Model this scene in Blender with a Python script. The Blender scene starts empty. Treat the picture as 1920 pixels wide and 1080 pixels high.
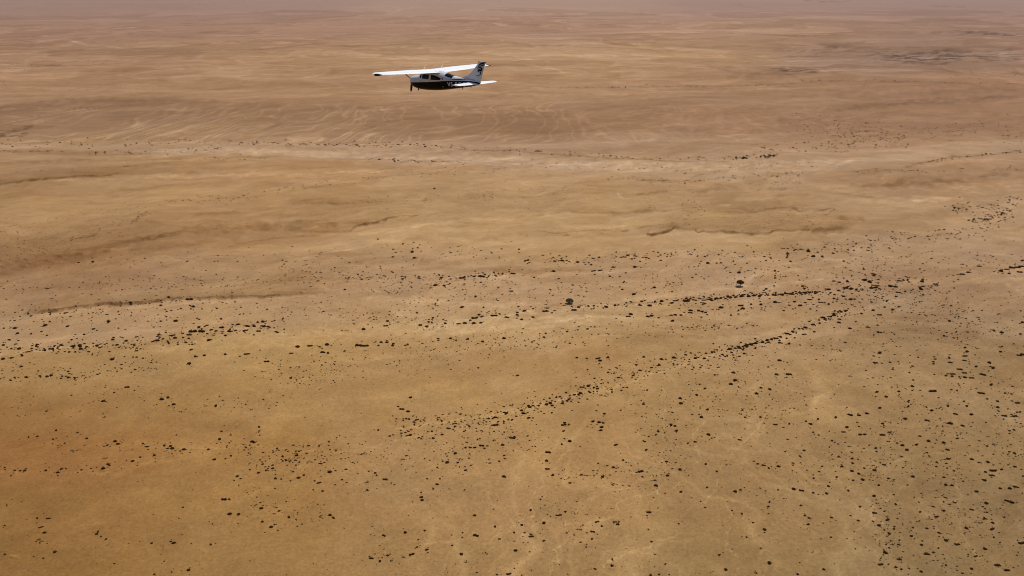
import bpy, bmesh, math, random
import numpy as np
from mathutils import Vector, Matrix

# ---------------------------------------------------------------- camera, light, exposure
scene = bpy.context.scene
col = scene.collection
CAM_H = 300.0
FPX = 1493.0                                   # focal length in pixels of a 1920 px wide frame
PITCH = math.atan(565.0 / FPX)
cam_d = bpy.data.cameras.new("camera"); cam = bpy.data.objects.new("camera", cam_d); col.objects.link(cam)
cam.location = (0, 0, CAM_H); cam.rotation_euler = (math.pi / 2 - PITCH, 0, 0)
cam_d.sensor_width = 36.0; cam_d.lens = 36.0 * FPX / 1920.0
cam_d.clip_start = 0.5; cam_d.clip_end = 400000.0
scene.camera = cam

SUN_ELEV = math.radians(66); SUN_AZ = math.radians(38)    # azimuth measured from +Y towards +X
world = bpy.data.worlds.new("World"); scene.world = world; world.use_nodes = True
wn = world.node_tree.nodes; wl = world.node_tree.links
sky = wn.new('ShaderNodeTexSky'); sky.sky_type = 'NISHITA'; sky.sun_disc = False
sky.sun_elevation = SUN_ELEV; sky.sun_rotation = SUN_AZ; sky.altitude = 600; sky.dust_density = 2.0
wl.new(sky.outputs[0], wn['Background'].inputs[0]); wn['Background'].inputs[1].default_value = 0.09
sun_d = bpy.data.lights.new("sun", 'SUN'); sun = bpy.data.objects.new("sun", sun_d); col.objects.link(sun)
sun_d.energy = 3.9; sun_d.angle = math.radians(0.5); sun_d.color = (1.0, 0.955, 0.89)
sdir = Vector((math.sin(SUN_AZ) * math.cos(SUN_ELEV), math.cos(SUN_AZ) * math.cos(SUN_ELEV), math.sin(SUN_ELEV)))
sun.rotation_euler = sdir.to_track_quat('Z', 'Y').to_euler(); sun.location = (0, 0, 800)
scene.view_settings.view_transform = 'Standard'; scene.view_settings.look = 'None'
scene.view_settings.exposure = 0.0; scene.view_settings.gamma = 1.0
scene.cycles.pixel_filter_type = 'BLACKMAN_HARRIS'; scene.cycles.filter_width = 1.0      # a sharp lens
ILLUM = (1.33, 1.36, 1.44)                      # light reaching level sand in this daylight

rng = random.Random(7)
nrng = np.random.default_rng(11)

# ---------------------------------------------------------------- helpers
def tag(o, label=None, cat=None, group=None, kind=None):
    if label: o["label"] = label
    if cat: o["category"] = cat
    if group: o["group"] = group
    if kind: o["kind"] = kind
    return o

def srgb_lin(c):
    c = np.asarray(c, float) / 255.0
    return np.where(c <= 0.04045, c / 12.92, ((c + 0.055) / 1.055) ** 2.4)

SP, CP = math.sin(PITCH), math.cos(PITCH)
def ground_at(u, v):
    """level-ground point seen at photo position (u, v)"""
    a = (u - 960.0) / FPX; b = (540.0 - v) / FPX
    dx, dy, dz = a, CP + b * SP, -SP + b * CP
    t = -CAM_H / dz
    return dx * t, dy * t
def photo_of(x, y):
    z = y * CP + CAM_H * SP
    zz = np.where(z > 20, z, 20.0)
    u = 960 + FPX * x / zz
    v = 540 - FPX * (y * SP - CAM_H * CP) / zz
    return np.where(z > 20, u, 960 + np.sign(x) * 2500), np.where(z > 20, v, 2500.0)

def _h(ix, iy, s):
    n = (ix.astype(np.int64) * 374761393 + iy.astype(np.int64) * 668265263 + s * 1442695041) & 0xffffffff
    n = ((n ^ (n >> 13)) * 1274126177) & 0xffffffff
    return (n ^ (n >> 16)) & 0xffffffff
def noise(x, y, s=0):
    ix = np.floor(x); iy = np.floor(y); fx = x - ix; fy = y - iy
    ux = fx * fx * fx * (fx * (fx * 6 - 15) + 10); uy = fy * fy * fy * (fy * (fy * 6 - 15) + 10)
    def g(dx, dy):
        a = _h(ix + dx, iy + dy, s) * (2 * math.pi / 4294967296.0)
        return np.cos(a) * (fx - dx) + np.sin(a) * (fy - dy)
    n00, n10, n01, n11 = g(0, 0), g(1, 0), g(0, 1), g(1, 1)
    a = n00 + ux * (n10 - n00); b = n01 + ux * (n11 - n01)
    return 1.5 * (a + uy * (b - a))
def sstep(a, b, x):
    t = np.clip((x - a) / (b - a), 0, 1); return t * t * (3 - 2 * t)

def mat(name, color, rough=0.6, metal=0.0, noise_scale=None, noise_amt=0.15, spec=0.5, detail=4):
    m = bpy.data.materials.new(name); m.use_nodes = True
    nt = m.node_tree; b = nt.nodes['Principled BSDF']
    b.inputs['Roughness'].default_value = rough; b.inputs['Metallic'].default_value = metal
    b.inputs['Specular IOR Level'].default_value = spec
    b.inputs['Base Color'].default_value = (*color, 1)
    if noise_scale:
        tc = nt.nodes.new('ShaderNodeTexCoord'); nz = nt.nodes.new('ShaderNodeTexNoise')
        nz.inputs['Scale'].default_value = noise_scale; nz.inputs['Detail'].default_value = detail
        nt.links.new(tc.outputs['Object'], nz.inputs['Vector'])
        mx = nt.nodes.new('ShaderNodeMix'); mx.data_type = 'RGBA'
        mx.inputs[6].default_value = (*[c * (1 - noise_amt) for c in color], 1)
        mx.inputs[7].default_value = (*[min(1, c * (1 + noise_amt)) for c in color], 1)
        nt.links.new(nz.outputs['Fac'], mx.inputs[0]); nt.links.new(mx.outputs[2], b.inputs['Base Color'])
    return m

def mesh_obj(name, verts, faces, mats, parent=None, smooth=True, fmat=None):
    me = bpy.data.meshes.new(name); me.from_pydata([tuple(v) for v in verts], [], faces); me.update()
    for m in (mats if isinstance(mats, (list, tuple)) else [mats]): me.materials.append(m)
    if fmat is not None: me.polygons.foreach_set('material_index', np.array(fmat, dtype=np.int32))
    if smooth: me.polygons.foreach_set('use_smooth', np.ones(len(me.polygons), dtype=bool))
    o = bpy.data.objects.new(name, me); col.objects.link(o)
    if parent: o.parent = parent
    return o
# ---------------------------------------------------------------- the desert floor: relief and sand colour
COLS = [  # photo position and the sand colour there, lens vignette and far haze tint painted in
(100,10,150,121,111),(500,10,155,125,116),(960,10,165,135,122),(1400,10,155,125,116),(1850,10,150,121,114),
(100,60,158,124,107),(500,60,160,126,107),(960,60,163,129,108),(1400,60,168,134,111),(1850,60,152,120,105),
(100,110,160,125,98),(500,110,168,133,102),(960,110,178,144,111),(1300,110,176,142,110),(1700,108,150,121,103),(1880,110,155,123,102),
(100,160,165,129,97),(500,160,168,131,97),(960,160,172,136,103),(1400,160,165,129,98),(1850,160,155,118,90),
(100,220,150,116,87),(500,220,155,120,88),(960,220,157,121,89),(1400,220,158,121,90),(1850,220,155,118,88),
(100,275,165,131,96),(500,275,170,135,101),(960,290,172,138,108),(1400,300,170,137,107),(1850,290,168,132,99),
(100,330,165,129,91),(500,325,178,139,97),(960,330,180,144,104),(1400,340,172,138,101),(1850,330,163,127,92),
(100,400,172,136,94),(500,400,172,135,92),(960,400,176,141,99),(1400,400,167,132,92),(1850,400,170,136,100),
(60,465,152,114,76),(500,450,168,131,91),(960,450,180,144,101),(1300,460,180,147,107),(1850,460,166,136,104),
(100,520,157,120,85),(500,520,165,130,92),(960,520,173,139,103),(1400,520,176,142,106),(1880,530,158,126,94),
(100,600,165,132,95),(500,600,172,138,98),(960,600,178,144,101),(1400,600,171,138,99),(1880,600,158,128,94),
(100,690,167,131,84),(500,680,172,136,86),(960,680,168,131,85),(1400,680,163,129,87),(1880,680,156,125,86),
(20,760,147,107,62),(160,770,155,117,69),(500,760,165,128,79),(960,760,170,133,85),(1400,760,163,129,85),(1880,760,154,123,84),
(10,850,144,98,53),(140,850,152,109,61),(400,850,158,119,70),(960,850,167,130,84),(1400,850,158,124,81),(1880,850,146,117,78),
(10,950,138,98,51),(140,950,148,109,61),(400,950,155,117,69),(960,950,162,126,82),(1400,950,154,121,79),(1880,950,141,113,76),
(20,1060,133,95,50),(150,1060,144,106,59),(400,1060,153,117,70),(960,1060,157,122,78),(1400,1060,146,115,73),(1880,1060,138,111,74)]
# markings on the sand, in photo positions: kind, strength, width, points
#   d dark stain, or scarp line with the face's shade painted in, p pale sand line, t terrace: scarp shade painted dark, with browner gravel behind it over `width`
MARKS = [
('p',.08,4,[(0,665),(200,650),(330,630),(500,612)]),('p',.08,4,[(780,612),(900,597),(1100,577),(1280,564),(1560,547)]),('p',.07,4,[(1340,664),(1460,637),(1600,584),(1700,560),(1918,500)]),
('p',.07,5,[(740,802),(980,767),(1160,724),(1340,664)]),('p',.05,5,[(480,690),(900,655),(1280,615)]),('p',.06,3,[(300,842),(480,836),(640,850),(900,790)]),('p',.06,3,[(0,884),(200,888),(300,868),(400,850)]),
('p',.13,3.0,[(50,84),(120,76),(165,88)]),('p',.10,2,[(115,78),(185,90),(270,98)]),('d',.12,1.6,[(455,100),(505,94),(560,89),(595,83),(650,89),(705,88)]),
('d',.08,1.5,[(325,95),(390,87),(440,82),(470,86),(490,95)]),('d',.14,2.0,[(190,58),(235,52),(280,50)]),('d',.10,1.6,[(0,75),(20,77),(70,82)]),
('d',.12,1.6,[(340,44),(360,44)]),('d',.10,1.5,[(368,33),(392,34)]),('p',.10,2,[(740,20),(772,12)]),('p',.14,2,[(995,35),(1025,31)]),('d',.12,2.2,[(1035,31),(1065,29)]),
('d',.14,3,[(0,120),(60,122),(130,126),(210,122)]),('d',.08,3,[(150,138),(230,136),(290,130)]),
('d',.16,1.5,[(1375,7),(1395,8)]),('d',.18,1.8,[(1505,1),(1530,3),(1600,2)]),('d',.15,1.6,[(1740,10),(1760,11),(1810,12)]),('d',.14,1.6,[(1790,19),(1840,21),(1900,20)]),
('p',.07,2,[(1500,30),(1520,33),(1560,32)]),('p',.07,1.3,[(1380,76),(1440,73.5),(1560,74.5),(1700,76),(1800,80)]),
('d',.20,4,[(1745,66),(1790,63),(1850,64),(1900,66)]),('d',.10,6,[(1400,62),(1500,66),(1620,60)]),
('d',.14,2.5,[(1445,105),(1480,103),(1540,104)]),('d',.12,5,[(1530,100),(1560,88),(1620,80)]),('p',.12,1.5,[(1380,114),(1440,111),(1600,114),(1690,118),(1740,122),(1790,132),(1840,135),(1910,142)]),
('d',.22,4.5,[(1640,110),(1665,107),(1690,106),(1760,97)]),('d',.25,4,[(1650,113),(1680,116),(1730,121),(1755,124)]),('d',.16,5,[(1700,100),(1740,96),(1790,94),(1820,95)]),
('d',.28,4,[(1740,108),(1790,104),(1850,107)]),('d',.24,3,[(1690,118),(1720,117),(1760,112)]),('d',.20,4,[(1835,112),(1880,108),(1918,112)]),('d',.16,3,[(1850,95),(1918,92)]),
('d',.26,4,[(1460,134),(1480,136),(1510,133)]),('d',.14,7,[(1330,128),(1400,140),(1470,142),(1530,138)]),('d',.24,4,[(1890,133),(1918,139)]),
('p',.16,2.4,[(960,118),(990,112),(1010,116),(1030,121)]),('p',.10,4,[(985,125),(1040,132),(1060,138)]),('d',.12,2,[(960,121),(975,120),(985,117)]),('d',.10,1.5,[(1005,141),(1030,142)]),
('d',.10,2,[(960,160),(1060,162),(1360,160),(1540,154),(1918,158)]),('d',.08,4,[(960,86),(1060,89),(1200,92),(1300,96)]),
('d',.10,9,[(0,205),(120,188),(260,185),(420,190)]),('p',.08,3,[(170,219),(250,213),(340,203),(480,190),(560,178)]),('p',.09,4,[(640,172),(820,168),(980,176),(1200,172),(1480,163),(1700,160)]),
('d',.08,12,[(1480,178),(1640,176),(1918,166)]),('d',.16,7,[(1560,205),(1700,190),(1918,182)]),
('d',.30,5,[(0,256),(18,248),(40,244),(60,238)]),('p',.12,1.8,[(0,264),(150,265),(300,266),(420,266),(560,269),(700,270),(830,276),(900,282)]),
('d',.22,2,[(830,275),(850,279),(900,283),(960,282),(1000,287),(1140,295),(1240,300),(1360,304)]),
('p',.12,12,[(300,283),(500,284),(660,290),(820,300),(960,302),(1180,312),(1400,316),(1600,300)]),
('d',.08,5,[(0,284),(120,286),(320,287)]),('d',.10,2,[(330,296),(520,294),(700,297),(880,303),(960,310)]),
('p',.10,8,[(180,300),(260,296),(310,294)]),('d',.12,6,[(0,306),(120,303),(340,300)]),('d',.30,1.8,[(0,346),(45,342),(110,337),(140,334),(195,331),(230,328)]),
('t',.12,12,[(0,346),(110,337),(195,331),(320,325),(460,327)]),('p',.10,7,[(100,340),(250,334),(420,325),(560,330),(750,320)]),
('d',.14,1.5,[(575,317),(590,325),(620,328),(680,326),(740,315)]),('d',.05,7,[(100,372),(300,350),(480,346),(600,352)]),
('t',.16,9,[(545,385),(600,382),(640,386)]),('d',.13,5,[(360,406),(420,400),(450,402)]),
('d',.17,7,[(100,480),(130,473),(200,462),(280,448),(340,440)]),('d',.18,9,[(270,448),(350,436),(420,432),(560,424),(640,420),(720,415)]),
('p',.15,3,[(280,446),(300,440),(340,434),(370,437)]),('p',.12,2.5,[(390,432),(440,428),(470,424)]),('p',.12,3,[(590,422),(620,418),(670,416),(700,414)]),
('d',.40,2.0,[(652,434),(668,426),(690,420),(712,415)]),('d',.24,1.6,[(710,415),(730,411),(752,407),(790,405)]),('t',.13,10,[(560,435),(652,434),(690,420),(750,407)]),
('p',.08,6,[(660,440),(760,430),(880,412),(980,410)]),('d',.14,2,[(430,462),(490,450),(560,443),(600,440)]),
('d',.22,10,[(0,498),(40,490),(90,482),(150,478)]),('d',.16,8,[(0,512),(60,495),(140,486),(200,470)]),('p',.12,3,[(165,475),(190,465),(230,468),(255,460)]),('p',.08,3,[(180,478),(220,490),(300,478),(340,490)]),
('d',.12,7,[(250,470),(330,462),(400,455)]),('p',.07,3,[(480,470),(560,485),(640,470),(700,460)]),
('d',.10,6,[(880,455),(920,447),(960,450)]),
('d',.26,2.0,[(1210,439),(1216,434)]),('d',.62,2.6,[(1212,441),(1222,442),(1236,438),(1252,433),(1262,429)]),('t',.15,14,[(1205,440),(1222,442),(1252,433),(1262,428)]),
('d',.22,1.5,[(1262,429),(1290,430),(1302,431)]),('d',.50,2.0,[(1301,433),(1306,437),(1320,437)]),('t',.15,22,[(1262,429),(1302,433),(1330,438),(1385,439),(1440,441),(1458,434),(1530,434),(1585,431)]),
('d',.24,1.6,[(1320,437),(1385,439),(1440,441),(1449,436),(1460,434),(1520,434)]),('d',.20,7,[(1530,435),(1570,433),(1586,433)]),
('d',.40,1.8,[(1442,440),(1450,435)]),('d',.12,4,[(1542,446),(1558,447)]),('d',.26,1.6,[(1199,429),(1215,427),(1222,426)]),
('d',.32,2.2,[(1165,433),(1175,431)]),('d',.30,2.4,[(1052,442),(1063,440),(1072,440)]),('d',.16,1.6,[(970,442),(980,439),(990,441),(980,443)]),('d',.16,2,[(1008,433),(1050,437),(1090,430),(1150,431)]),
('t',.13,13,[(1010,405),(1060,395),(1140,400),(1220,396)]),('d',.14,6,[(1150,400),(1200,398),(1260,393)]),
('d',.22,1.8,[(1370,390),(1395,393),(1418,397),(1450,392),(1480,390),(1500,395),(1530,396),(1560,393),(1566,394)]),('t',.12,12,[(1340,398),(1420,398),(1480,392),(1560,395)]),('d',.25,1.5,[(1566,394),(1558,400),(1550,404)]),
('d',.15,4,[(1380,388),(1410,391)]),('d',.17,6,[(1570,412),(1590,412),(1612,411),(1620,414)]),('d',.20,1.5,[(1570,413),(1590,415)]),
('d',.20,4,[(1190,364),(1215,361),(1240,360),(1250,358)]),('d',.24,1.6,[(1189,365),(1220,363)]),('p',.12,3,[(1158,360),(1165,369),(1180,371)]),('d',.14,5,[(1310,359),(1340,357),(1365,357)]),
('d',.16,1.5,[(1330,350),(1345,346),(1356,348)]),('d',.12,1.5,[(1285,356),(1300,355)]),('d',.14,5,[(1420,354),(1450,353),(1480,352)]),('d',.18,1.6,[(1400,345),(1424,339),(1445,333),(1480,325),(1498,327)]),
('d',.18,1.6,[(1498,345),(1500,341),(1499,330)]),('d',.26,1.5,[(1195,340),(1215,340),(1255,341),(1280,341),(1297,338),(1302,333),(1322,329)]),('d',.18,1.5,[(1308,341),(1322,339)]),
('d',.12,1.5,[(1040,365),(1060,352),(1090,344),(1140,340)]),('t',.08,12,[(1035,366),(1100,362),(1160,360)]),
('p',.12,4,[(1350,382),(1370,384)]),('p',.10,3,[(1530,350),(1560,347),(1600,352)]),('p',.08,7,[(1380,376),(1500,370),(1600,372),(1700,380),(1800,372)]),
('p',.08,2.5,[(1560,330),(1640,352),(1740,372),(1820,374)]),('p',.07,2.5,[(1540,352),(1640,366),(1760,380)]),('p',.07,2.5,[(1660,340),(1740,358),(1830,362)]),
('d',.07,3,[(1550,356),(1650,372),(1720,378)]),('d',.07,2.5,[(1600,345),(1700,364),(1790,370)]),
('d',.20,2.2,[(1700,314),(1730,304),(1765,297),(1810,293),(1860,290),(1918,284)]),('d',.15,3,[(1585,325),(1620,317),(1650,316),(1680,321)]),('p',.10,8,[(1720,312),(1800,302),(1918,292)]),
('d',.10,12,[(1600,348),(1700,342),(1800,338),(1918,332)]),('d',.16,6,[(1620,347),(1720,344),(1830,338)]),('p',.11,10,[(1780,352),(1850,348),(1918,345)]),('d',.13,9,[(1840,330),(1880,322),(1918,320)]),
('d',.05,10,[(1740,400),(1830,385),(1918,372)]),('p',.07,5,[(1560,440),(1640,445),(1700,452)]),
('d',.34,2.4,[(65,588),(90,585),(120,579),(165,576),(200,573),(235,570),(262,568),(290,565),(315,561),(362,560)]),('d',.30,2.2,[(373,560),(420,559),(470,556),(520,553)]),
('t',.17,12,[(60,588),(165,576),(240,570),(315,562),(420,560),(520,553),(600,548)]),('p',.08,4,[(80,592),(240,578),(360,567),(500,562)]),
('p',.07,4,[(60,640),(180,625),(250,620),(330,622)]),('p',.08,3,[(0,668),(120,655),(200,645)]),('d',.07,5,[(0,560),(100,565),(200,548)]),('p',.06,3,[(310,530),(380,537),(470,532),(560,512)]),
('p',.12,5,[(690,544),(712,546)]),('p',.08,8,[(690,558),(760,560),(900,572),(1010,570)]),('d',.13,2,[(1010,578),(1080,573),(1140,569),(1200,566),(1280,563)]),
('d',.16,6,[(930,505),(980,510),(1040,505),(1100,508)]),('d',.10,8,[(650,492),(760,488),(860,496)]),('p',.09,6,[(840,520),(960,514),(1100,510),(1240,505)]),
('p',.11,5,[(1120,572),(1200,560),(1260,552),(1340,544),(1420,534),(1540,524)]),('p',.08,4,[(1400,505),(1500,492),(1620,486),(1700,478)]),('p',.08,4,[(1380,520),(1480,508),(1580,500)]),
('d',.05,20,[(1150,640),(1280,625),(1400,618),(1500,610)]),('d',.09,8,[(1190,632),(1280,628),(1360,630)]),('p',.07,22,[(300,655),(500,635),(700,620),(900,608),(1100,600)]),('p',.05,16,[(800,620),(1000,612),(1200,590)]),
('p',.06,4,[(1580,600),(1640,575),(1700,562)]),('p',.10,2,[(1810,570),(1815,568),(1812,580)]),('d',.05,18,[(1700,600),(1760,585),(1720,620)]),
('p',.10,4,[(1882,530),(1900,545),(1918,552)]),('p',.09,16,[(1900,520),(1918,540)]),
('p',.10,2.2,[(1020,893),(1008,920),(1000,940),(995,965),(1000,985),(985,1000),(960,1030)]),('p',.09,2.2,[(1023,893),(1040,870),(1060,850),(1080,838)]),('p',.08,2,[(1000,965),(960,985),(930,1010),(905,1020)]),
('p',.09,2.5,[(1280,905),(1180,935),(1160,945),(1155,965),(1120,975),(1060,985)]),('p',.09,2.5,[(1055,965),(1065,985),(1070,1005),(1040,1030),(1030,1060),(1040,1080)]),
('p',.12,4,[(1035,1025),(1045,1045),(1035,1080)]),('p',.08,2.2,[(1240,900),(1235,930),(1215,950),(1190,970)]),('p',.09,3,[(1120,1070),(1160,1045),(1220,1020),(1290,1000)]),
('p',.07,2.5,[(1260,880),(1200,900),(1120,930),(1080,945)]),('p',.07,2,[(1240,730),(1245,800),(1240,880),(1235,930)]),('p',.06,3,[(860,850),(900,880),(920,920),(915,960)]),
('p',.10,2.4,[(1300,880),(1310,840),(1300,815),(1320,790)]),('p',.08,3,[(1345,920),(1365,950),(1370,985),(1360,1025),(1385,1060),(1390,1080)]),('p',.08,2.5,[(1345,900),(1380,950),(1400,990),(1430,1040),(1435,1080)]),
('p',.08,2.5,[(1440,740),(1430,790),(1390,830),(1350,880)]),('p',.07,2.5,[(1460,770),(1500,755),(1540,740),(1600,715)]),('p',.08,3,[(1280,960),(1320,940),(1345,915)]),('d',.07,22,[(1740,890),(1700,930),(1760,920)]),
('p',.09,3,[(1765,885),(1720,895),(1690,910),(1620,985),(1600,1010)]),('p',.10,3,[(1780,885),(1800,930),(1795,970),(1810,1020),(1850,1065)]),('p',.08,3,[(1650,900),(1690,890),(1660,870),(1700,860),(1720,890)]),
('p',.08,2.5,[(1640,910),(1625,940),(1650,970),(1655,1000),(1640,1040),(1650,1080)]),('p',.06,2,[(1660,720),(1680,760),(1690,800),(1720,830)]),('p',.08,2.2,[(1880,1010),(1900,980),(1905,950)]),
('d',.10,16,[(1918,900),(1890,960),(1885,1010)]),('p',.06,2,[(1890,740),(1895,760),(1905,770)]),('p',.18,2,[(20,1040),(28,1043),(32,1038)]),('p',.14,1.6,[(52,762),(62,764)]),
('p',.06,3,[(1180,1000),(1130,1040),(1110,1075)]),('p',.07,2,[(890,1000),(860,1015),(800,1020)]),
]
DRY = dict()
def warp_uv(x, y, u, v):
    """irregular shifts of the markings, growing towards the camera"""
    r = np.hypot(x, y) + 1
    k = np.clip((v + 25) / 600.0, 0.05, 1.6)
    a = noise(x / (r * .03 + 6), y / (r * .06 + 6), 91)       # only to break up smooth outlines
    L = 34.0
    du = 7 * k * noise(u / L, v / (L * .5), 5) + 3 * k * noise(u / 9, v / 5, 6)
    dv = 3.2 * k * noise(u / L, v / (L * .5), 7) + 1.5 * k * noise(u / 10, v / 5, 8)
    return u + du, v + dv

def relief(x, y):
    x = np.asarray(x, float); y = np.asarray(y, float)
    r = np.hypot(x, y); sp = np.maximum(r * r / (CAM_H * FPX) * 1.7, .6)
    h = np.zeros_like(r)
    for L, A, s, r0, r1 in ((5200, 50, 21, 5000, 14000), (2300, 30, 22, 2600, 7000), (900, 11, 23, 1200, 3500), (380, 3.6, 24, 400, 1600),
                            (150, 1.6, 25, 0, 1), (60, .75, 26, 0, 1), (24, .36, 27, 0, 1), (9, .15, 28, 0, 1), (4, .06, 29, 0, 1)):
        w = sstep(2.0, 4.5, L / sp) * (sstep(r0, r1, r) if r1 > 1 else 1.0)
        n = noise(x / L + .3, y / (L * .8), s)
        if L in (900, 380): n = n - .5 * (np.abs(noise(x / L * 1.7, y / L * 1.7, s + 40)) - .3)
        h += A * w * n
    # small scarps: the farther side stands higher
    u, v = photo_of(x, y); uu, vv = warp_uv(x, y, np.clip(u, -400, 2320), np.clip(v, -40, 1400))
    for kind, st, wd, pts in MARKS:
        if kind != 't': continue
        us = np.array([p[0] for p in pts], float); vs = np.array([p[1] for p in pts], float); o = np.argsort(us)
        sel = np.nonzero((uu > us.min() - 25) & (uu < us.max() + 25) & (vv > vs.min() - 60) & (vv < vs.max() + 20))[0]
        if not len(sel): continue
        U, V = uu[sel], vv[sel]; d = np.interp(U, us[o], vs[o]) - V
        e = sstep(us.min() - 22, us.min() + 12, U) * sstep(us.max() + 22, us.max() - 12, U)
        h[sel] += 13 * st * e * sstep(-.8, .8, d) * np.exp(-(np.clip(d, 0, None) / 22.0) ** 2)
    # cut banks of the gullied slope
    return h

def sand_colour(x, y):
    u0, v0 = photo_of(x, y)
    r = np.hypot(x, y); sp = np.maximum(r * r / (CAM_H * FPX) * 1.7, .6)
    inview = (u0 > -700) & (u0 < 2600) & (v0 < 1500)
    u = np.clip(u0, -400, 2320); v = np.clip(v0, -40, 1400)
    uu, vv = warp_uv(x, y, u, v)
    # broad colour of the sand, with its painted vignette and haze tint
    cw = np.clip(uu + 110 * noise(x / (r * .25 + 40), y / (r * .5 + 40), 3), 20, 1900)
    cv = np.clip(vv + np.clip(v / 14, 3, 34) * noise(x / (r * .16 + 30), y / (r * .35 + 30), 4), 4, 1072)
    acc = np.zeros((len(r), 3)); ws = np.zeros(len(r))
    for (cu, cvv, R_, G_, B_) in COLS:
        sv = 26 if cvv < 340 else 42
        w = np.exp(-((cw - cu) / 190.0) ** 2 - ((cv - cvv) / sv) ** 2) + 1e-12
        ws += w; acc += w[:, None] * srgb_lin((R_, G_, B_))[None]
    c = acc / ws[:, None]
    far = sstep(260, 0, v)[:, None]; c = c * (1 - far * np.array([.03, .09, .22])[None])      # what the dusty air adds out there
    lum = np.zeros(len(r)); hue = np.zeros(len(r))
    # patchiness at all scales that the distance lets one see
    for L, A, s in ((3600, .05, 31), (1500, .05, 32), (640, .045, 33), (270, .035, 34), (110, .028, 35), (46, .028, 36), (19, .036, 37), (8, .045, 38), (3.5, .055, 39), (1.7, .055, 30)):
        w = sstep(.7, 2.0, L / sp) * np.clip(1.35 - L * 3.2 / (r + 300), 0, 1)
        n = noise(x / L, y / L, s); lum += A * w * n
        if L in (640, 110, 46): hue += .5 * w * noise(x / L + 9, y / L, s + 20)
    # wind and water streaks, running a little to the right and away
    ca, sa = math.cos(.30), math.sin(.30); xa = x * ca + y * sa; ya = -x * sa + y * ca
    wv = noise(x / 420, y / 420, 61) * 60 + noise(x / 130, y / 130, 62) * 14
    for L, A, s in ((420, .055, 41), (170, .055, 42), (64, .05, 43), (25, .04, 44), (10, .03, 45)):
        w = sstep(1.2, 3.5, L / sp) * np.clip(1.3 - L * 3.0 / (r + 200), 0, 1) * (.35 + .65 * sstep(880, 620, v)) 
        lum += A * w * noise((xa + wv) / (L * 4.2), (ya + wv * .6) / L, s)
    # sharp-edged sheets of blown sand and gravel, drawn out along the drainage
    wx, wy = noise(x / 210, y / 160, 101) * 46 + noise(x / 48, y / 40, 102) * 13, noise(x / 190, y / 170, 103) * 40 + noise(x / 45, y / 38, 104) * 11
    for L, A, s, an, off in ((520, .06, 111, 3.2, .05), (210, .075, 112, 3.0, .12), (84, .07, 113, 2.6, .10), (36, .055, 114, 2.4, .15), (15, .04, 115, 2.2, .15)):
        w = sstep(.8, 2.0, L / sp) * np.clip(1.3 - L * 3.4 / (r + 200), 0, 1) * (.25 + .75 * sstep(760, 560, v + .12 * (960 - u)))
        n = noise((xa + wx) / (L * an), (ya + wy) / L, s)
        lum += A * w * (sstep(off - .03, off + .03, n) * (1 - .6 * sstep(off, off + .45, n)) - .25)
        n = noise((xa + wx) / (L * an) + 7.7, (ya + wy) / L, s + 10)
        t = A * w * (sstep(off, off + .04, n) * (1 - .7 * sstep(off, off + .4, n)) + .9 * np.exp(-((n - off - .02) / .022) ** 2) * sstep(-.1, .3, noise(x / 160, y / 160, s + 30))); lum -= t; hue += t * 4
    # thin drainage threads
    for L, A, s, k in ((230, .075, 131, 16), (95, .07, 132, 11), (40, .055, 133, 8), (17, .04, 134, 6)):
        w = sstep(.8, 2.2, L * .5 / sp) * np.clip(1.3 - L * 3.0 / (r + 200), 0, 1)
        n1_ = noise((xa + wx * 1.6) / (L * 2.6), (ya + wy * 1.6) / L, s); gate = sstep(-.05, .3, noise(x / (L * 3), y / (L * 3), s + 9))
        lum += A * w * gate * np.clip(1 - np.abs(n1_) * k, 0, 1) 
        n2_ = noise((xa + wx * 1.4) / (L * 2.2) + 4.4, (ya + wy * 1.4) / L + 2.2, s); gate = sstep(0, .3, noise(x / (L * 3) + 5, y / (L * 3), s + 9))
        lum -= .7 * A * w * gate * np.clip(1 - np.abs(n2_) * k, 0, 1)
    # gullied slope across the far middle
    gm = sstep(186, 204, vv + 8 * noise(u / 90, 0 * u, 71)) * sstep(272, 260, vv + (u - 700) * .0) * (1 - .55 * sstep(950, 1250, u)) * (1 - .6 * sstep(1500, 1750, u))
    gx = x + 90 * noise(x / 260, y / 420, 72) + 22 * noise(x / 60, y / 110, 77); gy = y + 120 * noise(x / 300, y / 330, 73) + 40 * noise(x / 50, y / 120, 78)
    rd = 1 - np.abs(noise(gx / 52 - gy / 300, gy / 420, 74)) * 5.5; rd2 = 1 - np.abs(noise(gx / 24 - gy / 130, gy / 230, 75)) * 3.6
    lum += gm * (.26 * np.clip(rd, 0, 1) ** 2 + .26 * np.clip(rd2, 0, 1) ** 2 * sstep(.1, .5, noise(x / 300, y / 500, 76) + .3) - .10)
    # shallow pale rills on the fan at the lower right
    rm = sstep(820, 980, u + (v - 700) * .6) * sstep(600, 800, v)
    px_, py_ = x + 40 * noise(x / 90, y / 90, 81), y + 30 * noise(x / 80, y / 80, 82)
    rill_warp = 10 * noise(x / 22, y / 22, 161); px_ = px_ + rill_warp; py_ = py_ + 8 * noise(x / 20, y / 20, 162)
    for L, A, s in ((120, .085, 89), (70, .085, 83), (32, .06, 84)):
        q = np.clip(1 - np.abs(noise(px_ / L + py_ / (L * 5), py_ / (L * 2.4), s)) * 8.0, 0, 1)
        lum += rm * A * 1.9 * q * sstep(-.35, .25, noise(x / 150, y / 150, s + 5))
    lum += .04 * (1 - rm * 0) * np.clip(1 - np.abs(noise(px_ / 150 + .5, py_ / 60, 86)) * 6, 0, 1) * sstep(420, 700, v) * (1 - rm)
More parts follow.
